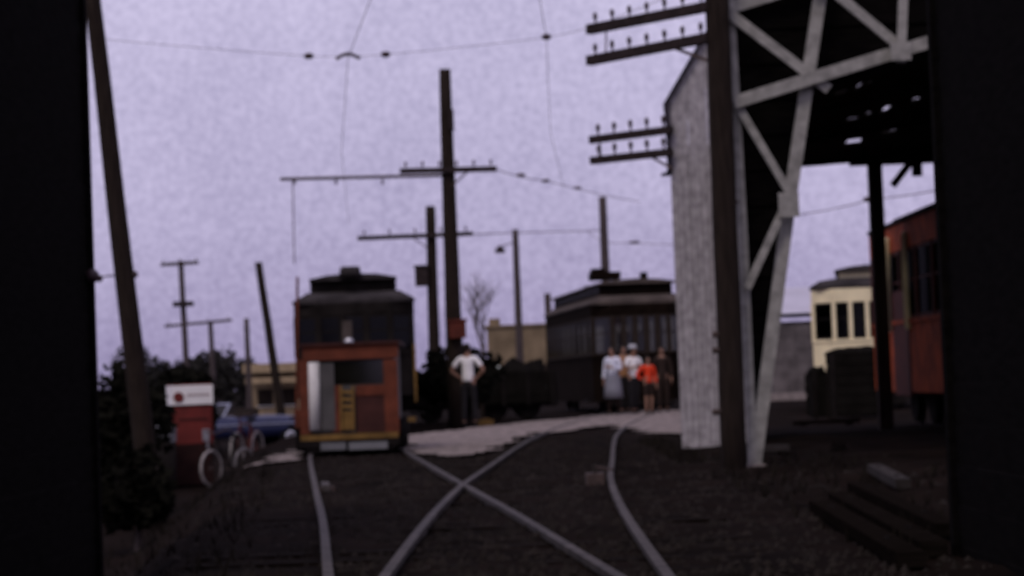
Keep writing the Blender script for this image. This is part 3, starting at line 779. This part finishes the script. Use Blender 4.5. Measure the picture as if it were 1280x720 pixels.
# ------------------------------------------------------------------ plants
def leaf_crown(mb, c, r, n, size, seed):
    rnd = random.Random(seed)
    for i in range(n):
        d = Vector((rnd.gauss(0, 1), rnd.gauss(0, 1), rnd.gauss(0, 1))).normalized()
        m = .55 + .5 * rnd.random() ** .6 + .35 * noise.noise(d * 2.2 + Vector((seed, 0, 0)))
        p = Vector((c[0] + d.x * r[0] * m, c[1] + d.y * r[1] * m, c[2] + d.z * r[2] * m))
        u = Vector((rnd.gauss(0, 1), rnd.gauss(0, 1), rnd.gauss(0, 1))).normalized(); v = u.orthogonal().normalized()
        s = size * rnd.uniform(.6, 1.4); b = len(mb.v)
        mb.v += [tuple(p - u * s), tuple(p + v * s * .6), tuple(p + u * s), tuple(p - v * s * .6)]; mb.f.append((b, b + 1, b + 2, b + 3))
def tree(label, px, Y, top_py, wid, m, seed, group=None, name='leafy_tree', cat='tree'):
    f = foot_of(px, Y, 500); h = at(px, top_py, Y).z - f.z
    t = thing(name, label, cat, f, 0, group)
    tk = MB().tube([(0, 0, -.2), (.05, 0, h * .4), (0, .05, h * .75)], [h * .035, h * .025, h * .01], 8)
    rnd = random.Random(seed)
    for i in range(5):
        a = rnd.uniform(0, 6.28); tk.tube([(0, 0, h * (.3 + .08 * i)), (math.cos(a) * wid * .3, math.sin(a) * wid * .3, h * (.5 + .08 * i))], [h * .014, h * .005], 6)
    tk.build('trunk', M_BARK, t)
    mb = MB()
    for i in range(6):
        a = rnd.uniform(0, 6.28); q = rnd.uniform(.05, .3) * wid
        leaf_crown(mb, (math.cos(a) * q, math.sin(a) * q, h * rnd.uniform(.4, .78)), (wid * .3, wid * .3, h * .24), 260, wid * .035 + .05, seed * 10 + i)
    mb.build('crown', m, t)
    return t
GT = 'trees along the far treeline'
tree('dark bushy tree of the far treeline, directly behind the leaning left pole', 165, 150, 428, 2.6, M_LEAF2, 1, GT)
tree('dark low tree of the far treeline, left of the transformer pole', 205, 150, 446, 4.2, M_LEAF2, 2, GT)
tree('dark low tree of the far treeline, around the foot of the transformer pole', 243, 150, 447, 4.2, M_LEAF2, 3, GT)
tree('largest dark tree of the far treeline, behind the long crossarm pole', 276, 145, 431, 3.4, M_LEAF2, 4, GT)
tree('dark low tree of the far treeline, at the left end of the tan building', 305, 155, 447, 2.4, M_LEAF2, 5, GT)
GS = 'dark shrubs at the left'
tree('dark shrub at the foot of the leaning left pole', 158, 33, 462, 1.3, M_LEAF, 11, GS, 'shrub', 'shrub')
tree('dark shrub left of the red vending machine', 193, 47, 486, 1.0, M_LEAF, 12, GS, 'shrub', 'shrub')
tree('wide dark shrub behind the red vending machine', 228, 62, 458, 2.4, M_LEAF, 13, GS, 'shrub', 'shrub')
tree('low dark shrub added to hide the foot of the leaning left pole', 165, 25.5, 548, 1.0, M_LEAF, 14, GS, 'shrub', 'shrub')  # added so that the pole foot is lost in darkness
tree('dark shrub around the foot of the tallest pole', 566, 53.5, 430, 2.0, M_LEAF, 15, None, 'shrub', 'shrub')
# bare tree
f = foot_of(606, 100, 490); hb = at(603, 330, 100).z
bt = thing('bare_tree', 'leafless thin tree right of the tallest pole', 'tree', f)
br = MB(); rnd = random.Random(3)
def branch(p, d, ln, r, dep):
    q = p + d * ln; mid = p.lerp(q, .5) + Vector((rnd.uniform(-.06, .06), 0, 0)) * ln
    br.tube([p, mid, q], [r, r * .8, r * .6], 5, False)
    if dep == 0: return
    for i in range(rnd.choice((2, 3, 3))):
        nd = (d + Vector((rnd.uniform(-.75, .75), rnd.uniform(-.6, .6), rnd.uniform(-.1, .35)))).normalized()
        branch(p.lerp(q, rnd.uniform(.65, 1)), nd, ln * rnd.uniform(.6, .8), r * .55, dep - 1)
trunk = MB().tube([(0, 0, -.2), (-.06, 0, 1.4), (.02, 0, 2.6)], [.13, .1, .085], 8).build('trunk', M_BARK, bt)
for k in range(4): branch(Vector((.02, 0, 2.2 + .15 * k)), Vector((rnd.uniform(-.5, .5), rnd.uniform(-.4, .4), .9)).normalized(), 1.25, .05, 4)
br.build('crown', M_BARK, bt)

# ------------------------------------------------------------------ far buildings
def building(name, label, px0, px1, Y, top_py, depth, m, eaves, base_py=505):
    a, b = foot_of(px0, Y, base_py), foot_of(px1, Y, base_py)
    h = at((px0 + px1) / 2, top_py, Y).z - a.z
    t = thing(name, label, 'building', ((a.x + b.x) / 2, Y, a.z)); w_ = b.x - a.x
    return t, w_, h
bd, w_, h = building('low_building', 'low tan building with a shaded porch behind the blue car', 313, 440, 135, 453, 8, M_TAN, 0)
MB().box((0, 4.4, h * .42), (w_, 8, h * .84)).build('wall', M_TAN, bd)
MB().box((0, 3.6, h * .92), (w_ + .5, 9.5, h * .16)).build('roof_fascia', M_TAN, bd)
MB().box((0, -.95, h * .70), (w_ + .3, .12, h * .10)).build('porch_beam', M_TAN, bd)
for i in range(5): MB().box((-w_ / 2 + .3 + i * (w_ - .6) / 4, -.95, h * .32), (.18, .14, h * .64)).build('porch_post', M_TANDK, bd)
for i, x in enumerate((-w_ * .36, -w_ * .12, w_ * .12, w_ * .36)):
    wv = MB().box((x, .38, h * .4), (w_ * .15, .06, h * .3)).build('window', M_INSIDE, bd)
    MB().box((x, .34, h * .24), (w_ * .17, .1, .08)).build('sill', M_WHITE, wv)
bd, w_, h = building('stone_building', 'brown stone building behind the lamp pole', 612, 700, 125, 408, 8, M_TANDK, 0)
MB().box((0, 4, h / 2), (w_, 8, h)).build('wall', M_TANDK, bd)
MB().box((0, 4, h + .06), (w_ + .25, 8.25, .12)).build('parapet', M_TANDK, bd)
MB().box((-w_ * .39, 1, h + .25), (w_ * .16, 1.2, .5)).build('roof_shed', M_TANDK, bd)
MB().box((w_ * .39, 2, h + .9), (.34, .5, 1.8)).build('chimney', M_POLEFAR, bd)
for i in range(3):
    wv = MB().box((-w_ * .3 + i * w_ * .3, -.0, h * .35), (.7, .08, .9)).build('window', M_INSIDE, bd)
    MB().box((-w_ * .3 + i * w_ * .3, -.05, h * .35 - .5), (.85, .12, .07)).build('sill', M_TAN, wv)
a = at(966, 500, 75); b = at(1150, 500, 75); w_ = b.x - a.x; h = at(990, 392, 75).z
bd = thing('block_shed', 'grey block-walled shed with a pale metal roof beyond the cream streetcar', 'building', ((a.x + b.x) / 2, 75, 0))
for r in range(int(h / .4)):
    for c_ in range(6):
        bx = -w_ / 2 + w_ / 6 * (c_ + .5)
        MB().box((bx, random.uniform(0, .02), .2 + r * .4), (w_ / 6 - .012, .25, .39)).build('block', M_GREYB, bd)
MB().box((0, 2.6, h / 2 - .1), (w_ - .1, 4.9, h - .3)).build('wall', M_GREYB, bd)
hr = at(990, 357, 76).z - h
MB().prism([(-w_ / 2 - .3, -.3, h), (-w_ / 2 - .3, 2.7, h + hr), (-w_ / 2 - .3, 5.7, h)], (w_ + .6, 0, 0)).build('roof', M_ROOFMETAL, bd)
MB().box((-w_ * .4, -.6, .1), (w_ * .3, .8, .25)).build('plinth', M_CONC, bd)

# two added black sheds, made up as dark view borders that also dim the foreground
def added_shed(label, px, Y, side, ln, wd):
    e = at(px, 360, Y)
    ts = thing('added_shed', label, 'shed', (e.x, Y, 0))
    z = -.95; k = 0
    while z < 4.6:
        MB().box((side * (-.012 - random.uniform(0, .006)), -ln / 2, z + .1), (.026, ln, .206), Matrix.Rotation(.05 * side, 3, 'Y')).build('board', M_TAR, ts)
        MB().box((-side * (wd / 2 + .05), -.012 + .004 * (k % 2), z + .1), (wd, .022, .199)).build('board', M_TAR, ts)
        z += .2; k += 1
    MB().box((-side * (wd / 2 + .05), -ln / 2 - .02, 1.8), (wd, ln - .06, 5.5)).build('wall', M_TAR, ts)
    MB().box((-side * .02, -.02, 1.8), (.09, .09, 5.5)).build('corner_post', M_TAR, ts)
    MB().prism([(side * .2, -ln - .2, 4.6), (-side * (wd + .3), -ln - .2, 5.2), (-side * (wd + .3), -ln - .2, 5.28), (side * .2, -ln - .2, 4.68)], (0, ln + .5, 0)).build('roof', M_ROOFB, ts)
    return ts, e
ts, e = added_shed('made-up black board shed added to darken the left edge', 113, 14.3, 1, 4.2, 2.9)
MB().blob(Vector(at(115, 345, 14.2)) - Vector((e.x, 14.3, 0)), (.045, .05, .045), 8, 6).build('insulator', M_PORC, ts, True)
added_shed('made-up black board shed added to darken the right edge', 1181, 11.6, -1, 4.0, 2.8)

# ------------------------------------------------------------------ vending machine, bin, bicycles, cars
YV = 42.5
p = at(240, 560, YV); zg = hgt(p.x, YV, False); hm = at(240, 480, YV).z - zg; wm = 61 / metres(YV)
wm = .72
vm = thing('vending_machine', 'red vending machine with a white top panel and red disc emblem', 'vending machine', (p.x + .04, YV, zg), .3)
MB().box((0, .36, hm * .5 + .04), (wm, .66, hm - .08)).build('cabinet', M_RED, vm)
MB().box((0, .33, hm * .895), (wm + .03, .69, hm * .19)).build('header_panel', M_ENAMEL, vm)
MB().tube([(-wm * .36, -.012, hm * .875), (-wm * .36, -.035, hm * .875)], .095, 18).build('emblem', M_RED, vm)
sq = MB(); rs = random.Random(5)
for k in range(5):
    x = -.1 + k * .085; sq.beam((x, -.02, hm * .89 - .02), (x + .03, -.02, hm * .89 + .03), .014, .01).beam((x + .03, -.022, hm * .89 + .03), (x + .065, -.022, hm * .89 - .02), .012, .01)
sq.build('red_script', M_RED, vm)
MB().box((0, .012, hm * .43), (wm * .86, .05, hm * .66)).build('door', M_RED, vm)
MB().box((0, -.008, hm * .22), (wm * .98, .04, hm * .40)).build('shade_panel', M_LOWSHADE, vm)  # dark sheet standing in for shade over the lower red front
MB().box((0, -.02, hm * .66), (wm * .7, .03, .03)).build('door_trim', M_MAROON, vm)
MB().box((wm * .3, -.025, hm * .5), (.12, .04, .22)).build('coin_slot', M_CHROME, vm)
MB().box((wm * .34, -.03, hm * .40), (.035, .06, .14)).build('handle', M_CHROME, vm)
MB().box((0, .36, .04), (wm * .94, .6, .08)).build('plinth', M_IRON, vm)
p = at(203, 560, 41.8); zg = hgt(p.x, 41.8, False)
bn = thing('metal_bin', 'grey metal bin, its shaded drum coloured dark, left of the red vending machine', 'bin', (p.x + .02, 41.8, zg))
MB().tube([(0, 0, 0), (0, 0, .05), (0, 0, .85)], [.2, .21, .23], 18).build('drum', M_IRON, bn, True)  # shade on the lower bin put into the drum's colour
MB().tube([(0, 0, .85), (0, 0, 1.04)], [.235, .24], 18).build('rim', M_GREYP, bn)  # paler band for the lit top of the bin
MB().tube([(0, 0, 1.04), (0, 0, 1.09), (0, 0, 1.16)], [.25, .25, .1], 18).build('lid', M_GREYP, bn)
MB().tube([(-.06, 0, 1.16), (-.05, 0, 1.21), (.05, 0, 1.21), (.06, 0, 1.16)], .012, 6).build('handle', M_IRON, bn)
tyre_me = MB().ring((0, 0, 0), .30, .026, 'x', 28, 6).mesh('tyre', M_WWALL)
sp = MB()
for k in range(14):
    a = 2 * PI * k / 14; sp.tube([(random.uniform(-.02, .02), 0, 0), (0, .28 * math.cos(a), .28 * math.sin(a))], .0022, 3, False)
sp.tube([(-.04, 0, 0), (.04, 0, 0)], .02, 8); spoke_me = sp.mesh('spokes', M_HARD)
def bicycle(label, loc, yaw, m):
    t = thing('bicycle', label, 'bicycle', loc, yaw, None)   # front wheel at y=0, rear at y=+1.02
    for y0 in (0, 1.02):
        wv = MB().ring((0, 0, 0), .272, .012, 'x', 28, 5).build('wheel', M_HARD, t); wv.location = (0, y0, .326)
        put('tyre', tyre_me, wv); put('spokes', spoke_me, wv)
    bb, head, seat, rear, front = (0, .58, .28), (0, .2, .80), (0, .72, .78), (0, 1.02, .326), (0, 0, .326)
    fr = MB()
    for a, b in ((bb, head), (head, seat), (seat, bb), (bb, rear), (seat, rear)): fr.tube([a, b], .016, 8)
    fr.build('frame', m, t)
    MB().tube([(0, .17, .9), head, (0, .1, .6), front], .014, 8).build('fork', m, t)
    MB().tube([(-.28, .3, .95), (-.22, .16, .98), (0, .15, .92), (.22, .16, .98), (.28, .3, .95)], .013, 8).build('handlebar', M_HARD, t)
    MB().blob((0, .76, .86), (.08, .14, .04), 10, 6).tube([(0, .72, .78), (0, .75, .84)], .013, 6).build('saddle', M_RUBBER, t, True)
    pd = MB().tube([(-.07, .58, .28), (.07, .58, .28)], .02, 8).tube([(.07, .58, .28), (.08, .5, .14)], .01, 6).tube([(-.07, .58, .28), (-.08, .66, .42)], .01, 6)
    pd.box((.12, .5, .14), (.09, .07, .02)).box((-.12, .66, .42), (.09, .07, .02)).build('crank', M_HARD, t)
    MB().ring((0, 1.02, .326), .345, .01, 'x', 24, 4).build('mudguard', m, t)
    return t
p = at(264, 590, 40.3)
bicycle('dark bicycle with whitish tyres parked right of the red vending machine', (p.x, 40.3, hgt(p.x, 40.3, False) + .02), -.48, M_IRON)
p = at(291, 590, 41.1)
bicycle('second bicycle with whitish tyres, nearer the orange work car', (p.x + .05, 41.4, hgt(p.x, 41.4, False) + .02), -.25, M_REDDARK)

def car(label, loc, yaw, m, closed=True, m_hood=None, group=None):
    t = thing('parked_car', label, 'car', loc, yaw, group)   # front towards -y, length 4.6
    Y_ = [-2.3, -2.15, -1.5, -.75, -.3, .6, 1.2, 1.8, 2.2, 2.3]; T = [.62, .82, .93, .98, .98, .96, .96, .92, .78, .6]; Wd = [.62, .78, .85, .87, .88, .88, .88, .86, .78, .62]
    loops = []
    for y, tp, wd in zip(Y_, T, Wd):
        loops.append([(-wd, y, .36), (-wd * 1.02, y, .62), (-wd * .96, y, tp - .1), (-wd * .78, y, tp), (0, y, tp + .03), (wd * .78, y, tp), (wd * .96, y, tp - .1), (wd * 1.02, y, .62), (wd, y, .36)])
    MB().loft(loops).build('body', m, t, True)
    if m_hood: MB().loft([[(-.5, -2.1, .86), (.5, -2.1, .86), (.5, -2.1, .8), (-.5, -2.1, .8)], [(-.6, -.8, 1.03), (.6, -.8, 1.03), (.6, -.8, .95), (-.6, -.8, .95)]]).build('hood', m_hood, t)
    if closed:
        MB().loft([[(-.78, -.75, .97), (.78, -.75, .97), (.78, 1.5, .95), (-.78, 1.5, .95)], [(-.62, -.25, 1.46), (.62, -.25, 1.46), (.62, .95, 1.46), (-.62, .95, 1.46)]]).build('greenhouse', M_INSIDE, t)
        MB().loft([[(-.68, -.35, 1.44), (.68, -.35, 1.44), (.68, 1.1, 1.43), (-.68, 1.1, 1.43)], [(-.6, -.2, 1.55), (.6, -.2, 1.55), (.6, .95, 1.54), (-.6, .95, 1.54)]]).build('roof', m, t)
    else:
        MB().box((0, .1, 1.0), (1.4, .5, .12)).box((0, .45, 1.1), (1.4, .14, .22)).build('seat', M_INSIDE, t)
        MB().ring((-.36, -.3, 1.1), .18, .014, 'y', 16, 5).build('steering_wheel', M_RUBBER, t)
    ws = MB().loft([[(-.72, -.62, 1.0), (.72, -.62, 1.0), (.72, -.60, 1.0), (-.72, -.60, 1.0)], [(-.62, -.36, 1.34), (.62, -.36, 1.34), (.62, -.34, 1.34), (-.62, -.34, 1.34)]]).build('windscreen', GLASS, t)
    MB().beam((-.72, -.61, 1.0), (-.62, -.35, 1.36), .05, .05).beam((.72, -.61, 1.0), (.62, -.35, 1.36), .05, .05).beam((-.62, -.35, 1.36), (.62, -.35, 1.36), .05, .05).build('frame', m_hood or M_CHROME, ws)
    for y0 in (-1.42, 1.42):
        for s in (-1, 1):
            wv = MB().tube([(-.09, 0, 0), (.09, 0, 0)], .335, 18).build('wheel', M_RUBBER, t); wv.location = (s * .8, y0, .335)
            MB().tube([(s * .08, 0, 0), (s * .115, 0, 0)], [.2, .12], 14).build('hubcap', M_CHROME, wv)
    for s, nm in ((-1, 'bumper'), (1, 'bumper')): MB().tube([(-.8, s * 2.28, .48), (-.5, s * 2.4, .48), (.5, s * 2.4, .48), (.8, s * 2.28, .48)], .06, 8).build(nm, M_CHROME, t)
    for s in (-1, 1): MB().blob((s * .62, -2.22, .72), (.11, .08, .11), 10, 6).build('headlight', M_CHROME, t, True)
    MB().box((0, -2.3, .62), (.8, .05, .16)).build('grille', M_CHROME, t)
    for s in (-1, 1): MB().beam((s * .905, -1.7, .74), (s * .905, 1.8, .74), .03, .02, (1, 0, 0)).build('side_trim', m_hood or M_CHROME, t)
    return t
p = at(292, 540, 68); car('dark blue open car with pale windscreen frame, behind the bicycles', (p.x, 68, hgt(p.x, 68, False)), -1.05, M_BLUE, False, M_BLUESHINE)  # pale hood and side trim carry the body's highlight as colour
p = at(627, 500, 98); car('pinkish grey sedan parked before the brown stone building', (p.x, 98, 0), -1.2, M_PINKGREY)
p = at(640, 500, 90); car('pale green sedan parked behind the gondola wagon', (p.x, 90, 0), -.9, M_PALEGREEN)

# ------------------------------------------------------------------ timbers, planks and the covered pile by the shed
GT2 = 'weathered timbers lying before the shed'
def timber(label, p, q, wd, ht, m=M_TIMBER, lift=0.0):
    p, q = Vector(p), Vector(q); mid = (p + q) / 2; z0 = hgt(mid.x, mid.y) + .02 + lift
    t = thing('timber', label, 'timber', (mid.x, mid.y, z0), math.atan2(q.y - p.y, q.x - p.x), GT2)
    ln = (q - p).length
    MB().box((0, 0, ht / 2), (ln, wd, ht)).build('beam', m, t)
    for f_ in (.3, -.32): MB().tube([(ln * f_, 0, ht - .002), (ln * f_, 0, ht + .008)], .02, 8).build('spike', M_IRON, t)
    return t
timber('lowest long grey timber on the dirt at the lower right, outermost towards the tracks', ground_at(1025, 640), ground_at(1140, 712), .14, .07)
timber('long grey timber on the dirt at the lower right, in the middle of the three', ground_at(1048, 630), ground_at(1168, 698), .14, .08)
timber('long grey timber on the dirt at the lower right, innermost towards the shed', ground_at(1070, 622), ground_at(1185, 682), .12, .07)
timber('short greyish timber lying between the long ones and the added black shed', ground_at(1093, 600), ground_at(1130, 622), .11, .07, M_PALETIMBER)
def plank(label, px0, px1, py, m=M_PALETIMBER):
    a, b = ground_at(px0, py), ground_at(px1, py - (px1 - px0) * .038)
    t = thing('plank', label, 'plank', ((a.x + b.x) / 2, (a.y + b.y) / 2, hgt((a.x + b.x) / 2, (a.y + b.y) / 2) + .02), math.atan2(b.y - a.y, b.x - a.x), 'planks lying in the shed')
    ln = (b - a).length
    MB().box((0, 0, .05), (ln, .28, .06)).build('board', m, t)
    for s in (-1, 1): MB().box((s * ln * .35, 0, .0), (.1, .26, .04)).build('batten', M_TIMBER, t)
plank('flat plank on the ground right beside the lattice column foot', 946, 986, 573)
plank('long dark plank across the ground further inside the shed', 992, 1074, 533, M_TIMBER)
plank('short dark plank alone in the dark of the shed', 1042, 1056, 570, M_TIMBER)
def crate(label, px0, px1, top, Y, dep):
    a, b = at(px0, 500, Y), at(px1, 500, Y); w_ = b.x - a.x; h = at((px0 + px1) / 2, top, Y).z
    c = thing('dark_crate', label, 'crate', ((a.x + b.x) / 2, Y, 0), random.uniform(-.08, .08), 'dark crates before the cream streetcar')
    n = max(3, int(h / .2))
    for i in range(n):
        for s_ in (-1, 1):
            MB().box((random.uniform(-.01, .01), s_ * dep / 2, .06 + (i + .5) * (h - .1) / n), (w_, .03, (h - .1) / n - .015)).build('slat', M_TARP, c)
    for sx in (-1, 1): MB().box((sx * (w_ / 2 - .06), -dep / 2 - .03, h / 2), (.1, .03, h - .02)).build('upright', M_IRON, c)
    MB().box((0, 0, h / 2), (w_ - .08, dep - .05, h - .08)).build('filling', M_TARP, c)
    lid = MB()
    for k in range(5): lid.blob((random.uniform(-.3, .3) * w_, 0, h - .02), (.22 * w_, dep * .4, .08 + .06 * random.random()), 9, 6, .4, k)
    lid.build('sacking', M_TARP, c, True)
crate('larger dark crate with lumpy sacking on top before the cream streetcar', 1036, 1112, 440, 44, 1.0)
crate('lower dark crate left of the larger one, before the cream streetcar corner', 1011, 1036, 464, 44.6, .8)

# ------------------------------------------------------------------ people
def skin_mesh(name, verts, edges, radii, m, level=1):
    me = bpy.data.meshes.new(name); me.from_pydata(verts, edges, []); me.update()
    ob = bpy.data.objects.new(name, me); COL.objects.link(ob)
    ob.modifiers.new('skin', 'SKIN'); sv = me.skin_vertices[0].data
    for i, r in enumerate(radii):
        sv[i].radius = r if hasattr(r, '__len__') else (r, r); sv[i].use_root = (i == 0)
    sb = ob.modifiers.new('sub', 'SUBSURF'); sb.levels = level; sb.render_levels = level
    dg = bpy.context.evaluated_depsgraph_get(); ev = ob.evaluated_get(dg)
    out = bpy.data.meshes.new_from_object(ev); out.name = name
    bpy.data.objects.remove(ob); bpy.data.meshes.remove(me)
    out.materials.clear(); out.materials.append(m)
    for p in out.polygons: p.use_smooth = True
    return out
class Sk:
    def __init__(s): s.v = []; s.e = []; s.r = []
    def a(s, p, r, par=None):
        s.v.append(tuple(p)); s.r.append(r); i = len(s.v) - 1
        if par is not None: s.e.append((par, i))
        return i
def person(label, loc, height, yaw, top, bottom, hair=M_HAIR, arms=('down', 'down'), skirt=False, legskin=False, short=False, shoe=M_RUBBER, stride=.08, hat=None):
    t = thing('person', label, 'person', loc, yaw)
    k = height / 1.72
    V = lambda x, y, z: Vector((x, y, z)) * k
    s = Sk(); A = s.a
    pel = A(V(0, 0, .95), (.125 * k, .10 * k)); waist = A(V(0, 0, 1.10), (.115 * k, .09 * k), pel); ch = A(V(0, -.01, 1.28), (.135 * k, .10 * k), waist)
    nb = A(V(0, .0, 1.43), (.09 * k, .07 * k), ch); nk = A(V(0, -.005, 1.49), .05 * k, nb); chin = A(V(0, -.03, 1.545), .06 * k, nk); hd = A(V(0, -.015, 1.62), (.075 * k, .092 * k), chin); A(V(0, 0, 1.69), (.055 * k, .065 * k), hd)
    A(V(0, -.13, 1.60), .013 * k, hd)                                    # nose
    arm_pts = {}
    for sx, pose in ((-1, arms[0]), (1, arms[1])):
        sh = V(sx * .18, 0, 1.40)
        if pose == 'down': el, wr, hv = V(sx * .23, .02, 1.13), V(sx * .24, -.05, .89), V(0, -.02, -1)
        elif pose == 'hips': el, wr, hv = V(sx * .36, .04, 1.16), V(sx * .19, -.04, 1.02), V(-sx * .6, -.3, -.5)
        elif pose == 'hold': el, wr, hv = V(sx * .23, -.02, 1.14), V(sx * .10, -.25, 1.20), V(-sx * .8, -.3, .2)
        else: el, wr, hv = V(sx * .26, -.06, 1.16), V(sx * .2, -.28, 1.3), V(-sx * .1, -.8, .5)
        hv = hv.normalized()
        i = A(sh, .055 * k, nb); e = A(el, .042 * k, i); w_ = A(wr, .028 * k, e)
        pm = A(wr + hv * .055 * k, (.038 * k, .02 * k), w_)
        side = hv.cross(Vector((sx, 0, 0))); side = side.normalized() if side.length > .1 else Vector((0, 1, 0))
        for q, fl in enumerate((.062, .075, .07, .052)):
            b = wr + hv * .095 * k + side * (q - 1.5) * .019 * k; j = A(b, .0095 * k, pm); j2 = A(b + hv * fl * .55 * k, .009 * k, j); A(b + hv * fl * k + Vector((-sx * .018, -.01, 0)) * k, .0075 * k, j2)
        th = A(wr + hv * .035 * k + side * .04 * k, .011 * k, pm); A(wr + hv * .085 * k + side * .058 * k, .009 * k, th)
        arm_pts[sx] = (sh, el, wr)
    leg_pts = {}
    for sx in (-1, 1):
        hip, kn, an = V(sx * .09, 0, .90), V(sx * .095, -.02 + sx * stride * .5, .50), V(sx * .095, .02 + sx * stride, .08)
        i = A(hip, .08 * k, pel); i = A(kn, .054 * k, i); i = A(an, .036 * k, i); A(an + V(sx * .01, -.11, -.035), .03 * k, i)
        leg_pts[sx] = (hip, kn, an)
    put('body', skin_mesh('body', s.v, s.e, s.r, M_SKIN), t)
    s = Sk(); A = s.a                                                    # shirt
    a0 = A(V(0, 0, .90), (.165 * k, .14 * k)); a0 = A(V(0, 0, 1.0), (.15 * k, .125 * k), a0); a1 = A(V(0, 0, 1.12), (.132 * k, .105 * k), a0); a2 = A(V(0, -.01, 1.28), (.15 * k, .118 * k), a1); a3 = A(V(0, 0, 1.42), (.10 * k, .08 * k), a2)
    for sx in (-1, 1):
        sh, el, wr = arm_pts[sx]; i = A(sh, .07 * k, a3)
        if short: A(sh.lerp(el, .75), .06 * k, i)
        else:
            i = A(el, .055 * k, i); A(el.lerp(wr, .92), .042 * k, i)
    put('shirt', skin_mesh('shirt', s.v, s.e, s.r, top), t)
    if skirt:
        mbk = MB(); loops = []
        for z, rx, ry in ((1.04, .145, .12), (.92, .19, .16), (.65, .22, .2), (.42, .25, .23)):
            loops.append([tuple(V(math.cos(2 * PI * j / 20) * rx * (1 + .05 * math.cos(j * 3.1)), math.sin(2 * PI * j / 20) * ry * (1 + .05 * math.cos(j * 3.1)), z)) for j in range(20)])
        mbk.loft(loops).build('skirt', bottom, t, True)
        for sx in (-1, 1):
            hip, kn, an = leg_pts[sx]; MB().tube([kn.lerp(hip, .4), kn, kn.lerp(an, .35), an], [.085 * k, .064 * k, .06 * k, .044 * k], 10).build('stocking', M_BROWNCLOTH, t, True)
    else:
        s = Sk(); A = s.a; b0 = A(V(0, 0, 1.03), (.14 * k, .115 * k)); b1 = A(V(0, 0, .93), (.152 * k, .128 * k), b0)
        for sx in (-1, 1):
            hip, kn, an = leg_pts[sx]; i = A(hip, .102 * k, b1); i = A(kn, .07 * k, i)
            if not legskin: A(an + V(0, 0, .02), .058 * k, i)
        put('trousers', skin_mesh('trousers', s.v, s.e, s.r, bottom), t)
    for sx in (-1, 1):
        an = leg_pts[sx][2]
        MB().blob(an + V(sx * .005, -.06, -.035), (.048 * k, .135 * k, .045 * k), 12, 7).build('shoe', shoe, t, True)
        MB().blob(V(sx * .032, -.098, 1.632), (.013 * k, .008 * k, .009 * k), 6, 4).build('eye', M_HAIR, t)
    MB().blob(V(0, .022, 1.655), (.088 * k, .1 * k, .085 * k), 14, 9, .15, 2).build('hair', hair, t, True)
    MB().box(V(0, -.101, 1.56), V(.04, .008, .008)).build('mouth', M_REDDARK, t)
    if hat:
        MB().tube([V(0, 0, 1.69), V(0, 0, 1.70), V(0, 0, 1.705), V(0, 0, 1.79)], [.15 * k, .15 * k, .1 * k, .09 * k], 16).build('hat', hat, t)
    return t
M_BLOUSE = mat('white blue blouse', (.72, .74, .85), .9, .05, 5, spec=.1)
M_SHIRT = mat('white shirt cotton', (.88, .86, .87), .9, .05, 5, spec=.1)
M_GREYCLOTH = mat('blue grey skirt', (.22, .22, .26), .9, .15, 5, spec=.1)
M_TANCLOTH = mat('tan orange jacket', (.30, .15, .07), .9, .15, 5, spec=.1)
M_DARKCLOTH = mat('dark trousers', (.022, .02, .022), .95, .2, 5, spec=.1)
M_BROWNCLOTH = mat('brown coat', (.03, .02, .017), .95, .2, 5, spec=.1)
M_REDCLOTH = mat('bright red top', (.72, .055, .02), .85, .08, 5, spec=.1)
M_GREYHAIR = mat('pale hat felt', (.5, .5, .54), .9, .1, 9, spec=.1)
YP_ = 56.0
def pp(px, Y): q = at(px, 519, Y); return (q.x, Y, .045)
person('woman in a pale blue-white blouse and long grey skirt before the brown streetcar', pp(768, 56.0), 1.63, -.5, M_BLOUSE, M_GREYCLOTH, arms=('down', 'hold'), skirt=True)
person('person in a tan orange jacket, partly behind the woman in the grey skirt', pp(782, 57.2), 1.66, .2, M_TANCLOTH, M_DARKCLOTH, arms=('down', 'reach'))
person('person in a white shirt and pale hat with dark trousers, left of the red-topped child', pp(794, 56.6), 1.62, .5, M_SHIRT, M_DARKCLOTH, arms=('hold', 'hold'), short=True, hat=M_GREYHAIR)
person('child in a bright red top with bare legs before the brown streetcar', pp(812, 55.4), 1.36, .3, M_REDCLOTH, M_BROWNCLOTH, arms=('hips', 'down'), legskin=True, stride=.04)
person('person in a dark brown coat standing right behind the red-topped child', pp(830, 57.4), 1.6, -.1, M_BROWNCLOTH, M_BROWNCLOTH)
q = at(586, 530, 49.3)
person('person in a white shirt standing with hands on hips before the gondola wagon', (q.x + .02, 49.3, .03), 1.74, 2.9, M_SHIRT, M_DARKCLOTH, arms=('hips', 'hips'), short=True)
